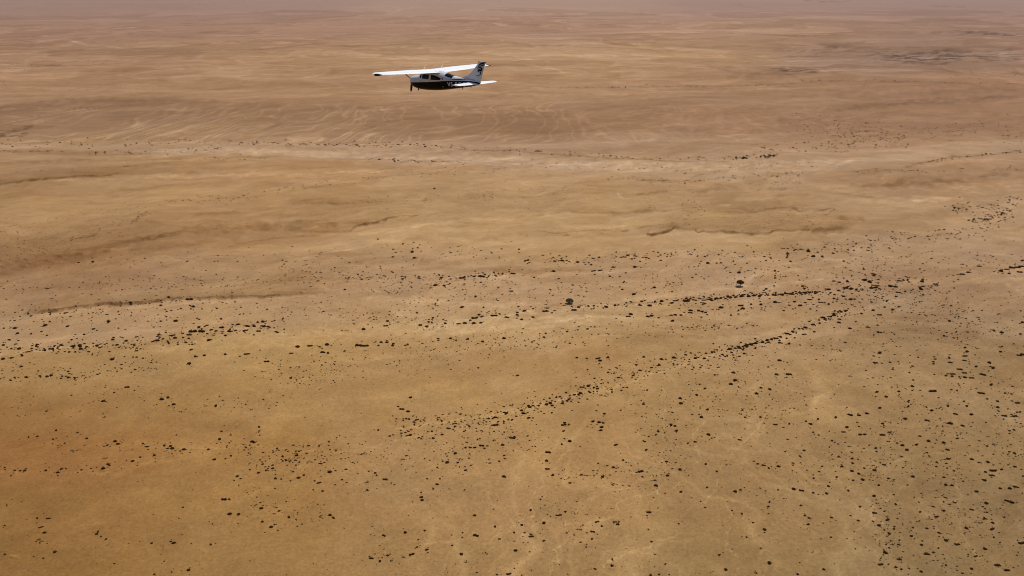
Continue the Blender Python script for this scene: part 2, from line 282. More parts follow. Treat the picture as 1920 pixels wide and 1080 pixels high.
    # broad dry washes: paler, mauve-grey silt
    for up, lo, amt, colr in (([(0,268),(420,267),(700,271),(830,277),(960,284),(1140,296),(1240,301),(1460,297),(1600,290),(1750,270),(1918,258)],
                               [(0,277),(330,293),(520,293),(700,297),(880,307),(1000,318),(1140,334),(1290,340),(1440,330),(1600,320),(1700,308),(1918,283)], .56, (177, 147, 116)),
                              ([(0,596),(60,590),(165,577),(315,563),(520,555),(700,528),(960,512),(1200,492),(1400,478),(1918,430)],
                               [(0,668),(200,642),(500,615),(700,598),(960,580),(1280,563),(1500,548),(1918,530)], .40, (182, 147, 110))):
        a_ = np.interp(uu, [p[0] for p in up], [p[1] for p in up]); b_ = np.interp(uu, [p[0] for p in lo], [p[1] for p in lo])
        m_ = sstep(-1.2, 1.2, vv - a_) * sstep(-3, 3, b_ - vv + 6 * noise(u / 60, v / 12, 141)) * amt * (.88 + .35 * noise(u / 120, v / 9, 142))
        c = c + np.clip(m_, 0, 1)[:, None] * (srgb_lin(colr)[None] - c)
    # low far hills: browner crests with paler hollows between them
    fm = sstep(200, 120, v)
    for L, A, s in ((2200, .12, 171), (900, .13, 172), (400, .11, 173)):
        w = sstep(.5, 2, L * .4 / sp); n = noise(x / L + .5 * noise(x / L * 1.9, y / L * 1.9, s + 7) + .2 * noise(x / L * 6, y / L * 4, s + 8), y / (L * 1.6) + .15 * noise(x / L * 5, y / L * 4, s + 9), s)
        e_ = sstep(.0, .09, n) * (1 - .8 * sstep(.05, .5, n)); lum -= fm * w * A * e_; lum += fm * w * A * .8 * np.exp(-((n + .05) / .05) ** 2); hue += fm * w * e_ * .3
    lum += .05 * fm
    # dark rock breaking through in broken, streaky ribs
    for cu, cv_, ru, rv, st in ((1735, 107, 125, 17, .42), (1500, 135, 75, 10, .26), (1870, 108, 70, 16, .22), (1560, 92, 120, 10, .14), (1860, 64, 110, 7, .20), (18, 250, 50, 9, .34), (1540, 222, 120, 16, .07)):
        q = np.hypot((uu - cu) / ru, (vv - cv_) / rv); mk = sstep(1.1, .35, q + .35 * noise(u / 40, v / 6, 151))
        rb = noise(u / 34 + v / 9, v / 2.6 + u / 90, 152) + .7 * noise(u / 13 + v / 5, v / 1.7 + u / 60, 153)
        lum -= st * mk * (.1 + 1.9 * sstep(.05, .3, rb)); lum += .35 * st * mk * sstep(.1, .4, -rb); hue -= 1.6 * st * mk
    # the single markings
    for kind, st, wd, pts in MARKS:
        us = np.array([p[0] for p in pts], float); vs = np.array([p[1] for p in pts], float)
        pad = wd * 4 + 14
        sel = np.nonzero((uu > us.min() - pad) & (uu < us.max() + pad) & (vv > vs.min() - pad) & (vv < vs.max() + pad))[0]
        if not len(sel): continue
        U = uu[sel]; V = vv[sel]
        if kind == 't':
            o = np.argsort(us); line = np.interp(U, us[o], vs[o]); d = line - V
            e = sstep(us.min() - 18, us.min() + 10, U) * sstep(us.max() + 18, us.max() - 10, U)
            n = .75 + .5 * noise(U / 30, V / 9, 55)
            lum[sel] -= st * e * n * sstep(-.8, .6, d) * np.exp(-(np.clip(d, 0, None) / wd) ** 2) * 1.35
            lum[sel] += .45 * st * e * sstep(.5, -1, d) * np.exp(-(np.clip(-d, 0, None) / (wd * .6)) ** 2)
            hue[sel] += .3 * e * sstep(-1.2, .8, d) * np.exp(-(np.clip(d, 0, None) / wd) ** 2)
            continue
        best = np.full(len(sel), 1e9)
        tt = np.zeros(len(sel)); total = len(us) - 1
        for i in range(total):
            ax, ay, bx, by = us[i], vs[i], us[i + 1], vs[i + 1]
            dx, dy = bx - ax, by - ay; q = np.clip(((U - ax) * dx + (V - ay) * dy) / (dx * dx + dy * dy + 1e-9), 0, 1)
            dd = np.hypot((U - ax - q * dx) * (.55 if wd > 5 else 1), V - ay - q * dy)
            m = dd < best; best = np.where(m, dd, best); tt = np.where(m, (i + q) / total, tt)
        taper = .35 + .65 * np.sin(np.pi * np.clip(tt, .03, .97)) ** .5
        ww = wd * (.75 + .7 * (noise(U / 14, V / 7, 56) + .3)) * (.62 if wd < 5 else .8) * taper
        prof = np.exp(-(best / np.maximum(ww, .5)) ** (2 if wd < 5 else 3)) * np.clip(.85 + .8 * noise(U / 18, V / 6, 57) + .5 * noise(U / 5, V / 2.2, 58), .1, 1.5)
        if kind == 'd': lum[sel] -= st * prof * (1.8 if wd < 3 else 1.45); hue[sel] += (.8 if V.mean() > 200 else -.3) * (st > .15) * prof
        else: lum[sel] += st * prof * (2.7 if V.mean() > 700 else 1.6); hue[sel] -= .15 * prof
    lum = np.where(inview, lum, lum * .6)
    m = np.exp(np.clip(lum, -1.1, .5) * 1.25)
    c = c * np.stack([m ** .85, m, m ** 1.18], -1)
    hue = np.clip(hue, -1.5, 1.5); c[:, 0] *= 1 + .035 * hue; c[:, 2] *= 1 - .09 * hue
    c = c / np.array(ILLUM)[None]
    return np.clip(c, 0.01, .8)

def build_ground():
    vrow = np.concatenate([np.arange(1190, 620, -1.8), np.arange(620, -20.5, -1.05)])
    dep = PITCH + np.arctan((vrow - 540) / FPX)
    rr = np.concatenate([[.5, 40, 90, 140, 190, 230], CAM_H / np.tan(dep), [150000.]])
    rr = np.unique(rr)
    fa = math.radians(41.5)
    ang = np.concatenate([np.arange(-fa, fa, 1.7 / FPX), np.arange(fa, 2 * math.pi - fa, math.radians(2.2))])
    na, nr = len(ang), len(rr)
    A, R_ = np.meshgrid(ang, rr); x = (R_ * np.sin(A)).ravel(); y = (R_ * np.cos(A)).ravel()
    z = relief(x, y)
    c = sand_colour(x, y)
    me = bpy.data.meshes.new("ground"); nv = na * nr
    me.vertices.add(nv); me.vertices.foreach_set('co', np.stack([x, y, z], -1).astype(np.float32).ravel())
    i = np.arange(nr - 1)[:, None] * na; j = np.arange(na)[None]; j2 = (j + 1) % na
    q = np.stack([i + j, i + na + j, i + na + j2, i + j2], -1).reshape(-1, 4)
    nq = len(q)
    me.loops.add(nq * 4); me.loops.foreach_set('vertex_index', q.ravel().astype(np.int32))
    me.polygons.add(nq); me.polygons.foreach_set('loop_start', (np.arange(nq) * 4).astype(np.int32))
    me.update(calc_edges=True); me.polygons.foreach_set('use_smooth', np.ones(nq, dtype=bool))
    at = me.color_attributes.new("sand", 'FLOAT_COLOR', 'POINT')
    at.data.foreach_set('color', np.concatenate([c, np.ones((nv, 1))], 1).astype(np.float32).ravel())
    m = bpy.data.materials.new("sand_and_gravel"); m.use_nodes = True; nt = m.node_tree; N = nt.nodes; L = nt.links
    b = N['Principled BSDF']; b.inputs['Roughness'].default_value = .95; b.inputs['Specular IOR Level'].default_value = .1
    a = N.new('ShaderNodeAttribute'); a.attribute_name = "sand"
    tc = N.new('ShaderNodeTexCoord')
    def nz(scale, det, rough):
        n = N.new('ShaderNodeTexNoise'); n.inputs['Scale'].default_value = scale; n.inputs['Detail'].default_value = det
        n.inputs['Roughness'].default_value = rough; L.new(tc.outputs['Object'], n.inputs['Vector']); return n
    n1 = nz(.55, 5, .65); n2 = nz(.03, 7, .62); n3 = nz(.006, 8, .6)
    prev = a.outputs['Color']
    for n, lo, hi in ((n1, .82, 1.18), (n2, .92, 1.08), (n3, .97, 1.03)):
        mr = N.new('ShaderNodeMapRange'); mr.inputs['From Min'].default_value = .3; mr.inputs['From Max'].default_value = .7
        mr.inputs['To Min'].default_value = lo; mr.inputs['To Max'].default_value = hi; L.new(n.outputs['Fac'], mr.inputs['Value'])
        vm = N.new('ShaderNodeVectorMath'); vm.operation = 'SCALE'; L.new(prev, vm.inputs[0]); L.new(mr.outputs[0], vm.inputs['Scale']); prev = vm.outputs[0]
    L.new(prev, b.inputs['Base Color'])
    me.materials.append(m)
    g = bpy.data.objects.new("ground", me); col.objects.link(g); tag(g, kind="structure")
    return g
ground = build_ground()
# ---------------------------------------------------------------- dusty air
def build_haze():
    R_ = 170000.0; z0, z1 = -70.0, 330.0
    vs = [(-R_, -R_, z0), (R_, -R_, z0), (R_, R_, z0), (-R_, R_, z0), (-R_, -R_, z1), (R_, -R_, z1), (R_, R_, z1), (-R_, R_, z1)]
    fs = [(0, 3, 2, 1), (4, 5, 6, 7), (0, 1, 5, 4), (1, 2, 6, 5), (2, 3, 7, 6), (3, 0, 4, 7)]
    m = bpy.data.materials.new("dusty_air"); m.use_nodes = True; nt = m.node_tree
    nt.nodes.remove(nt.nodes['Principled BSDF'])
    v = nt.nodes.new('ShaderNodeVolumePrincipled'); v.inputs['Density'].default_value = HAZE_DENSITY
    v.inputs['Color'].default_value = (.90, .85, .82, 1); v.inputs['Anisotropy'].default_value = 0.2
    nt.links.new(v.outputs[0], nt.nodes['Material Output'].inputs['Volume'])
    o = mesh_obj("haze", vs, fs, m, smooth=False); tag(o, kind="stuff")
HAZE_DENSITY = 0.6e-5
build_haze()
# ---------------------------------------------------------------- the light aircraft
PS = (.941, 1.05, .9055); PO = (-3.0, 0.0, -.76)
HDG, PIT, BNK = math.radians(139.5), math.radians(-1.34), math.radians(.65)
PR = Matrix.Rotation(HDG, 4, 'Z') @ Matrix.Rotation(-PIT, 4, 'Y') @ Matrix.Rotation(BNK, 4, 'X')
plane = bpy.data.objects.new("light_aircraft", None); col.objects.link(plane)
plane.matrix_world = Matrix.Translation(Vector((-8.21, 66.69, 292.92)) + PR.to_3x3() @ Vector([PO[i] * PS[i] for i in range(3)])) @ PR
tag(plane, "white and black high-wing propeller aeroplane flying left above the desert", "aeroplane")
def pv(v): return ((v[0] - PO[0]) * PS[0], (v[1] - PO[1]) * PS[1], (v[2] - PO[2]) * PS[2])
M_white = mat("white_paint", (.86, .86, .86), .28, noise_scale=2.2, noise_amt=.02)
M_side = mat("grey_paint", (.52, .53, .55), .30, noise_scale=1.5, noise_amt=.04)  # one grey for upper fuselage, fin and rudder, darker than the wing white
M_black = mat("black_paint", (.0015, .002, .0022), .35, spec=.10)
M_glass = mat("dark_window", (.004, .003, .004), .12, spec=.16)
M_blade = mat("propeller_blade", (.035, .018, .010), .5, spec=.2)
M_metal = mat("bare_metal", (.35, .34, .33), .35, .8)
M_red = mat("red_beacon_glass", (.55, .03, .03), .3)
M_lett = mat("lettering_white", (.62, .64, .64), .4)
def pobj(name, vs, fs, m, parent=plane, smooth=True, fmat=None):
    o = mesh_obj(name, [pv(v) for v in vs], fs, m, parent, smooth, fmat); return o

SEC = [(-.22, -.20, .22, .24, -.17), (-.26, -.30, .30, .34, -.19), (-.40, -.47, .36, .44, -.19), (-.8, -.66, .43, .52, -.16), (-1.2, -.73, .48, .55, -.13),
       (-1.5, -.755, .53, .565, -.11), (-1.8, -.77, .74, .575, -.09), (-2.15, -.775, .90, .58, -.07), (-2.9, -.765, .93, .58, -.02), (-3.7, -.715, .90, .565, .05),
       (-4.3, -.645, .80, .51, .11), (-4.9, -.565, .62, .43, .15), (-5.6, -.46, .50, .35, .175), (-6.4, -.345, .43, .27, .21), (-7.2, -.215, .37, .19, .23),
       (-7.9, -.07, .32, .10, .19), (-8.12, .05, .27, .045, .10), (-8.17, .10, .22, .015, .10)]
_sx = [-s[0] for s in SEC]
def sec(x):
    return [np.interp(-x, _sx, [s[k] for s in SEC]) for k in (1, 2, 3, 4)]
def surf_y(x, z):
    zb, zt, w, _ = sec(x); zc = (zb + zt) / 2; hh = (zt - zb) / 2
    q = min(1, abs((z - zc) / hh)); pw = 2.7
    return w * (1 - q ** pw) ** (1 / pw) * (1 - .16 * max(0, (z - .1) / .8) * (x < -1.6))
def surf_z(x, y):
    lo, hi = sec(x)[0] * .5 + sec(x)[1] * .5, sec(x)[1]
    for _ in range(30):
        m = (lo + hi) / 2
        if surf_y(x, m) > abs(y): lo = m
        else: hi = m
    return lo
def build_fuselage():
    vs, fs, fm = [], [], []; nl, nu = 12, 14
    xs = sorted(set([s[0] for s in SEC] + list(np.arange(-.3, -8.1, -.2))), reverse=True)
    for x in xs:
        zb, zt, w, zs = sec(x)
        zl = [zb + (zs - zb) * (1 - math.cos(math.pi / 2 * k / nl)) for k in range(nl + 1)]
        zu = [zs + (zt - zs) * math.sin(math.pi / 2 * k / nu) for k in range(1, nu + 1)]
        zz = zl + zu
        for z in zz: vs.append((x, surf_y(x, z), z))
        for z in reversed(zz[1:-1]): vs.append((x, -surf_y(x, z), z))
    n = 2 * (nl + nu + 1) - 2
    for i in range(len(xs) - 1):
        for j in range(n):
            j2 = (j + 1) % n
            fs.append((i * n + j, (i + 1) * n + j, (i + 1) * n + j2, i * n + j2))
            low = j < nl or j >= n - nl
            fm.append(1 if low else 0)
    fs.append(tuple(range(n))); fm.append(0); fs.append(tuple(reversed(range((len(xs) - 1) * n, len(xs) * n)))); fm.append(1)
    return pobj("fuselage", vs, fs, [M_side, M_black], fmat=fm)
fus = build_fuselage()

def strip_on(fn, grid):
    """grid rows of 2-d points -> quads through fn"""
    vs = [fn(*p) for row in grid for p in row]; nc = len(grid[0]); fs = []
    for i in range(len(grid) - 1):
        for j in range(nc - 1): fs.append((i * nc + j, i * nc + j + 1, (i + 1) * nc + j + 1, (i + 1) * nc + j))
    return vs, fs
def bilin(q, nu=6, nv=6):
    a, b, c, d = q
    return [[((1 - s) * ((1 - t) * a[0] + t * b[0]) + s * ((1 - t) * d[0] + t * c[0]), (1 - s) * ((1 - t) * a[1] + t * b[1]) + s * ((1 - t) * d[1] + t * c[1]))
             for t in [k / nu for k in range(nu + 1)]] for s in [k / nv for k in range(nv + 1)]]
def side_panel(name, q, m, off=.012, sgn=1, parent=plane):
    vs, fs = strip_on(lambda x, z: (x, sgn * (surf_y(x, z) + off), z), bilin(q))
    return pobj(name, vs, fs, m, parent)
for sg in (1, -1):
    side_panel("side_window", [(-2.0, .60), (-2.82, .60), (-2.82, .20), (-1.99, .235)], M_glass, sgn=sg)
    side_panel("side_window", [(-3.06, .60), (-3.75, .50), (-3.80, .18), (-3.06, .17)], M_glass, sgn=sg)
    side_panel("side_window", [(-3.752, .50), (-4.22, .33), (-4.10, .19), (-3.802, .18)], M_glass, sgn=sg)
    side_panel("side_window", [(-4.28, .38), (-4.38, .35), (-4.40, .22), (-4.33, .20)], M_glass, sgn=sg)
    side_panel("quarter_window", [(-1.52, .50), (-1.9, .66), (-1.88, .24), (-1.80, .27)], M_glass, sgn=sg)
# windscreen wrapping over the cowling, and the rear window behind the wing
g = [[(x, y) for y in np.linspace(-.42, .42, 9)] for x in np.linspace(-1.53, -2.05, 7)]
vs, fs = strip_on(lambda x, y: (x, y, surf_z(x, y) + .012), g); pobj("windscreen", vs, fs, M_glass)
g = [[(x, y * (1 - .16 * (-4.45 - x))) for y in np.linspace(-.36, .36, 9)] for x in np.linspace(-4.50, -5.28, 8)]
vs, fs = strip_on(lambda x, y: (x, y, surf_z(x, y) + .012), g); pobj("rear_window", vs, fs, M_glass)
side_panel("door_seam", [(-2.86, .19), (-2.92, .19), (-2.95, -.03), (-2.90, -.03)], M_metal, .006)
side_panel("step", [(-4.35, -.32), (-4.43, -.32), (-4.43, -.40), (-4.35, -.40)], M_metal, .02)
side_panel("louvre", [(-1.70, .02), (-2.0, .05), (-2.0, .01), (-1.70, -.02)], M_metal, .006)

def foil(c0, c1, t, n=9):
    f = lambda x: 5 * t * (.2969 * math.sqrt(max(x, 0)) - .126 * x - .3516 * x * x + .2843 * x ** 3 - .1036 * x ** 4)
    cam_ = lambda x: .10 * t * 4 * x * (1 - x)
    xs = [c0 + (c1 - c0) * (k / n) ** (1.6 if c0 == 0 else 1) for k in range(n + 1)]
    up = [(x, cam_(x) + f(x)) for x in xs]; dn = [(x, cam_(x) - f(x) * .85) for x in reversed(xs)]
    if c0 == 0: dn = dn[:-1]
    return up + dn
INC = .055
def loft(stations, c0, c1, vertical=False):
    """station = (span position, leading edge x, chord, height, thickness)"""
    vs, fs = [], []; n = len(foil(c0, c1, .1))
    for (y, xl, ch, z, t) in stations:
        for (a, b) in foil(c0, c1, t):
            vs.append((xl - a * ch, y, z + b * ch - a * ch * INC))
    for i in range(len(stations) - 1):
        for j in range(n): fs.append((i * n + j, i * n + (j + 1) % n, (i + 1) * n + (j + 1) % n, (i + 1) * n + j))
    fs.append(tuple(reversed(range(n)))); fs.append(tuple(range((len(stations) - 1) * n, len(stations) * n)))
    return vs, fs
def wst(y):                                     # wing station at |y|
    k = max(0, (abs(y) - 2.6) / 3.0); dih = .86 + .03 * abs(y)
    return (-2.08 - .22 * k, 1.86 - .58 * k, dih + .03, .135 - .02 * k)
def side(y0, y1, c0, c1, sg, n=5):
    st = []
    for k in range(n + 1):
        y = y0 + (y1 - y0) * k / n; xl, ch, z, t = wst(y); st.append((sg * y, xl, ch, z, t))
    return loft(st if sg > 0 else st[::-1], c0, c1)
for sg in (1, -1):
    vs, fs = side(.004, 5.42, 0, .735, sg, 10)
    # fixed trailing edge inboard of the flap
    w = pobj("wing", vs, fs, M_white)
    v2, f2 = side(.004, .50, .737, 1, sg, 1); pobj("wing_root_fairing", v2, f2, M_white, w)
    v2, f2 = side(.52, 3.15, .742, 1, sg); pobj("flap", v2, f2, M_white, w)
    v2, f2 = side(3.18, 5.20, .742, 1, sg); pobj("aileron", v2, f2, M_white, w)
    v2, f2 = side(5.22, 5.42, .737, 1, sg, 1); pobj("trailing_edge_tip", v2, f2, M_white, w)
    st = []
    for (y, dx, cs, dz, ts) in ((5.424, 0, 1, 0, 1), (5.52, -.02, .96, -.008, .98), (5.62, -.10, .84, -.03, .85), (5.69, -.24, .66, -.05, .6), (5.72, -.38, .45, -.065, .35)):
        xl, ch, z, t = wst(5.42); st.append((sg * y, xl + dx, ch * cs, z + dz, t * ts))
    vs, fs = loft(st if sg > 0 else st[::-1], 0, 1)
    pobj("wing_tip", vs, fs, M_white, w)
    # black end plate drooping under the rear of the tip
    vs, fs = [], []
    prof = [(-2.72, .0), (-2.86, .055), (-3.05, .06), (-3.45, .0), (-3.62, -.02), (-3.3, -.10), (-2.95, -.13), (-2.70, -.06)]
    for yy in (5.56, 5.74):
        for (x, z) in prof: vs.append((x, sg * yy, z + 1.0))
    n = len(prof); fs = [tuple(range(n)), tuple(reversed(range(n, 2 * n)))] + [(i, i + n, (i + 1) % n + n, (i + 1) % n) for i in range(n)]
    pobj("tip_light_cover", vs, fs, M_black, w, smooth=False)
    # pitot / tie-down under the wing
    vs = [(-3.2 + dx, sg * (3.95 + dy), z) for z in (.84, .95) for dx, dy in ((-.03, -.02), (.03, -.02), (.03, .02), (-.03, .02))]
    pobj("tie_down_ring", vs, [(0, 3, 2, 1), (4, 5, 6, 7), (0, 1, 5, 4), (1, 2, 6, 5), (2, 3, 7, 6), (3, 0, 4, 7)], M_black, w, smooth=False)
    # tailplane
    T = [(sg * y, xl, ch, .07, .10) for y, xl, ch in ((.02, -6.92, 1.20), (.6, -7.0, 1.10), (1.3, -7.12, .93), (1.85, -7.22, .76), (2.08, -7.32, .58), (2.16, -7.45, .34))]
    vs, fs = loft(T if sg > 0 else T[::-1], 0, .62); tp = pobj("tailplane", vs, fs, M_white)
    E_ = [(sg * y, xl, ch, .07, .10) for y, xl, ch in ((.10, -6.93, 1.20), (.6, -7.0, 1.10), (1.3, -7.12, .93), (1.85, -7.22, .76), (2.06, -7.31, .59))]
    vs, fs = loft(E_ if sg > 0 else E_[::-1], .64, 1); pobj("elevator", vs, fs, M_white, tp)
# fin and rudder
F = [(0, -5.5, 2.30, .24, .030), (0, -5.7, 2.30, .42, .030), (0, -6.05, 1.98, .50, .036), (0, -6.66, 1.45, .62, .05), (0, -6.98, 1.21, .78, .065), (0, -7.32, 1.02, 1.05, .075), (0, -7.66, .87, 1.40, .08), (0, -7.92, .76, 1.66, .085), (0, -8.03, .72, 1.76, .07), (0, -8.15, .66, 1.81, .04)]
def fin_side(c0, c1, st): return loft(st, c0, c1, True)
def fin_loft(front):
    vs, fs = [], []; N_ = 9
    rows = []
    for (_, xl, ch, z, t) in F:
        hinge = -7.93 - .30 * (z - .3) if True else 0; te = -8.21 - .335 * (z - .25)
        a, b = (xl, hinge + .015) if front else (hinge - .015, te)
        tc = .055 * (1 - .45 * (z - .4) / 1.4)
        pr = []
        for k in range(N_ + 1):
            q = k / N_; x = a + (b - a) * (q ** 1.5 if front else q)
            th = tc * (min(1, math.sqrt(max(0, (xl - x) / .45))) if front else (1 - q) ** .9)
            pr.append((x, max(th, .002)))
        rows.append([(x, th, z) for x, th in pr] + [(x, -th, z) for x, th in reversed(pr)])
    if not front: pass
    n = len(rows[0])
    for r_ in rows: vs += r_
    for i in range(len(rows) - 1):
        for j in range(n): fs.append((i * n + j, (i + 1) * n + j, (i + 1) * n + (j + 1) % n, i * n + (j + 1) % n))
    fs.append(tuple(reversed(range((len(rows) - 1) * n, len(rows) * n)))); fs.append(tuple(range(n)))
    return vs, fs
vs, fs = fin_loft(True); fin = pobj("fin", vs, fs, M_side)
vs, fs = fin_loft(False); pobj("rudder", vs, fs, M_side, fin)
# black flourish on both faces of the fin
def ribbon(pts, w0, w1):
    L_, R_ = [], []
    for i, p in enumerate(pts):
        a = pts[max(0, i - 1)]; b = pts[min(len(pts) - 1, i + 1)]; dx, dz = b[0] - a[0], b[1] - a[1]; l = math.hypot(dx, dz) or 1
        w = (w0 + (w1 - w0) * i / max(1, len(pts) - 1)) * 1.9
        L_.append((p[0] - dz / l * w / 2, p[1] + dx / l * w / 2)); R_.append((p[0] + dz / l * w / 2, p[1] - dx / l * w / 2))
    return L_ + R_[::-1], [(i, i + 1, 2 * len(pts) - 2 - i, 2 * len(pts) - 1 - i) for i in range(len(pts) - 1)]
def dense(pts, k=5):
    out = []
    for a, b in zip(pts[:-1], pts[1:]): out += [(a[0] + (b[0] - a[0]) * t / k, a[1] + (b[1] - a[1]) * t / k) for t in range(k)]
    return out + [pts[-1]]
cres_o = [(-8.74, 1.80), (-8.62, 1.80), (-8.47, 1.77), (-8.27, 1.71), (-8.1, 1.61), (-8.02, 1.50), (-8.0, 1.39), (-8.04, 1.31)]
cres_i = [(-8.70, 1.72), (-8.62, 1.66), (-8.47, 1.64), (-8.34, 1.61), (-8.18, 1.54), (-8.11, 1.47), (-8.085, 1.38), (-8.07, 1.31)]
RB = [([(-8.25, 1.49), (-8.45, 1.55), (-8.62, 1.57)], .03, .06), ([(-8.06, 1.31), (-8.11, 1.36), (-8.18, 1.385), (-8.25, 1.37), (-8.32, 1.31), (-8.38, 1.21)], .05, .07),
      ([(-8.02, 1.17), (-8.10, 1.145), (-8.2, 1.14), (-8.3, 1.15), (-8.39, 1.17)], .07, .07), ([(-8.0, 1.14), (-7.99, 1.05), (-8.0, .97)], .075, .06), ([(-8.05, 1.27), (-8.07, 1.15)], .05, .06),
      ([(-8.32, 1.15), (-8.38, 1.06)], .06, .04), ([(-8.41, 1.34), (-8.43, 1.28)], .03, .03), ([(-7.88, 1.36), (-7.93, 1.22)], .03, .02),
      (dense([(-8.17, 1.05), (-8.22, .98), (-8.25, .90), (-8.24, .83), (-8.15, .77), (-8.0, .72), (-7.71, .665)], 2), .05, .02), (dense([(-5.0, .23), (-5.5, .28), (-5.92, .335)], 4), .01, .03)]
for sg in (1, -1):
    vs, fs = [], []
    def put(p2, f2, y):
        b0 = len(vs); vs.extend([(p[0], y(p[0], p[1]), p[1]) for p in p2]); fs.extend([tuple(b0 + k for k in f) for f in f2])
    yf = lambda x, z: sg * .060
    put(cres_o + cres_i[::-1], [(i, i + 1, 14 - i, 15 - i) for i in range(7)], yf)
    for pts, w0, w1 in RB[:-1]:
        p2, f2 = ribbon(pts, w0, w1); put(p2, f2, yf)
    pobj("painted_emblem", vs, fs, M_black, fin, smooth=False)
    vs, fs = [], []
    ys = lambda x, z: sg * (surf_y(x, z) + .014)
    p2, f2 = ribbon(RB[-1][0], .01, .035); put(p2, f2, ys)
    p2, f2 = ribbon(dense([(-5.92, .335), (-6.51, .375), (-7.13, .36), (-7.6, .31)], 5), .045, .012); put(p2, f2, ys)
    pobj("trim_stripe", vs, fs, M_black, fus, smooth=False)
    # registration
    cu = bpy.data.curves.new("registration", 'FONT'); cu.body = "V5-BOG"; cu.size = 1.0; cu.space_character = 1.12; cu.offset = .02; cu.resolution_u = 3
    tmp = bpy.data.objects.new("registration", cu); col.objects.link(tmp)
    dg = bpy.context.evaluated_depsgraph_get(); me = bpy.data.meshes.new_from_object(tmp.evaluated_get(dg))
    bpy.data.objects.remove(tmp); bpy.data.curves.remove(cu)
    bm = bmesh.new(); bm.from_mesh(me); bmesh.ops.subdivide_edges(bm, edges=[e for e in bm.edges if e.calc_length() > .2], cuts=3); bmesh.ops.triangulate(bm, faces=bm.faces)
    xs = [v.co.x for v in bm.verts]; ys_ = [v.co.y for v in bm.verts]; x0, x1, y0, y1 = min(xs), max(xs), min(ys_), max(ys_)
    for v in bm.verts:
        a = (v.co.x - x0) / (x1 - x0); b = (v.co.y - y0) / (y1 - y0)
        X = -4.87 - 1.86 * a if sg > 0 else -6.73 + 1.86 * a; k = (X + 4.87) / -1.86
        Z = -.315 + .08 * k + b * (.36 - .02 * k)
        v.co = pv((X, sg * (surf_y(X, Z) + .012), Z))
    bm.to_mesh(me); bm.free(); me.materials.clear(); me.materials.append(M_lett)
    ro = bpy.data.objects.new("registration_letters", me); col.objects.link(ro); ro.parent = fus

def tube(p0, p1, r0, r1, n=8):
    p0, p1 = Vector(p0), Vector(p1); d = (p1 - p0).normalized(); a = d.orthogonal().normalized(); b = d.cross(a); vs = []
    for p, r in ((p0, r0), (p1, r1)):
        for k in range(n): t = 2 * math.pi * k / n; vs.append(tuple(p + a * math.cos(t) * r + b * math.sin(t) * r))
    fs = [(k, (k + 1) % n, n + (k + 1) % n, n + k) for k in range(n)] + [tuple(reversed(range(n))), tuple(range(n, 2 * n))]
    return vs, fs
for a, b, r in (((-2.3, .60, 1.0), (-2.67, .60, 1.44), .022), ((-2.4, -1.15, 1.02), (-2.8, -1.15, 1.52), .022)):
    vs, fs = tube(a, b, r, .008); pobj("whip_antenna", vs, fs, M_white)
for a, b, r in (((-.86, 0, -.62), (-.84, 0, -.90), .06), ((-2.0, 0, -.72), (-2.05, 0, -.88), .02), ((-6.1, 0, -.36), (-6.2, 0, -.53), .03), ((-7.0, 0, -.22), (-7.15, 0, -.30), .03)):
    vs, fs = tube(a, b, r, r * .7); pobj("exhaust_pipe" if a[0] > -1 else "belly_antenna", vs, fs, M_black)
vs, fs = tube((-8.02, 0, 1.76), (-8.04, 0, 1.90), .045, .03); pobj("red_beacon", vs, fs, M_red)
# propeller: spinner and three blades
vs, fs = [], []; rings = [(-.22, .17), (-.12, .165), (-.04, .13), (.04, .08), (.08, .03)]
for x, r in rings: vs += [(x, r * math.cos(2 * math.pi * k / 16), r * math.sin(2 * math.pi * k / 16)) for k in range(16)]
for i in range(4): fs += [(i * 16 + k, i * 16 + (k + 1) % 16, (i + 1) * 16 + (k + 1) % 16, (i + 1) * 16 + k) for k in range(16)]
fs.append(tuple(range(64, 80))); prop = pobj("propeller", vs, fs, M_white)
prop.name = "propeller"
for ang in (171, 51, -69):
    t = math.radians(ang); vs, fs = [], []
    rad = Vector((0, math.sin(t), math.cos(t))); tan = Vector((0, math.cos(t), -math.sin(t))); ax = Vector((1, 0, 0))
    st = [(.12, .09, 55, .05), (.30, .15, 46, .035), (.55, .18, 38, .025), (.8, .17, 32, .018), (.98, .13, 28, .012), (1.04, .06, 26, .008)]
    for r, c, tw, th in st:
        w = math.radians(tw); cd = tan * math.cos(w) - ax * math.sin(w); nd = ax * math.cos(w) + tan * math.sin(w)
        for k in range(10):
            q = 2 * math.pi * k / 10; vs.append(tuple(rad * r + cd * (c / 2 * math.cos(q)) + nd * (th / 2 * math.sin(q)) + Vector((-.10, 0, 0))))
    for i in range(5): fs += [(i * 10 + k, i * 10 + (k + 1) % 10, (i + 1) * 10 + (k + 1) % 10, (i + 1) * 10 + k) for k in range(10)]
    fs.append(tuple(range(50, 60))); pobj("blade", vs, fs, M_blade, prop)
for o in [plane] + list(plane.children_recursive):
    if o.type == 'MESH':
        bm = bmesh.new(); bm.from_mesh(o.data); bmesh.ops.recalc_face_normals(bm, faces=bm.faces); bm.to_mesh(o.data); bm.free()
        if o.name.split('.')[0] in ("wing", "flap", "aileron", "tailplane", "elevator", "fin", "rudder", "fuselage", "wing_tip"):
            mod = o.data; mod.shade_smooth() if hasattr(mod, 'shade_smooth') else None
            for e in mod.edges: pass
            # crisp edges where the outline turns sharply
            bm = bmesh.new(); bm.from_mesh(mod)
            for e in bm.edges:
                if len(e.link_faces) == 2 and e.calc_face_angle(0) > .7: e.smooth = False
            bm.to_mesh(mod); bm.free()
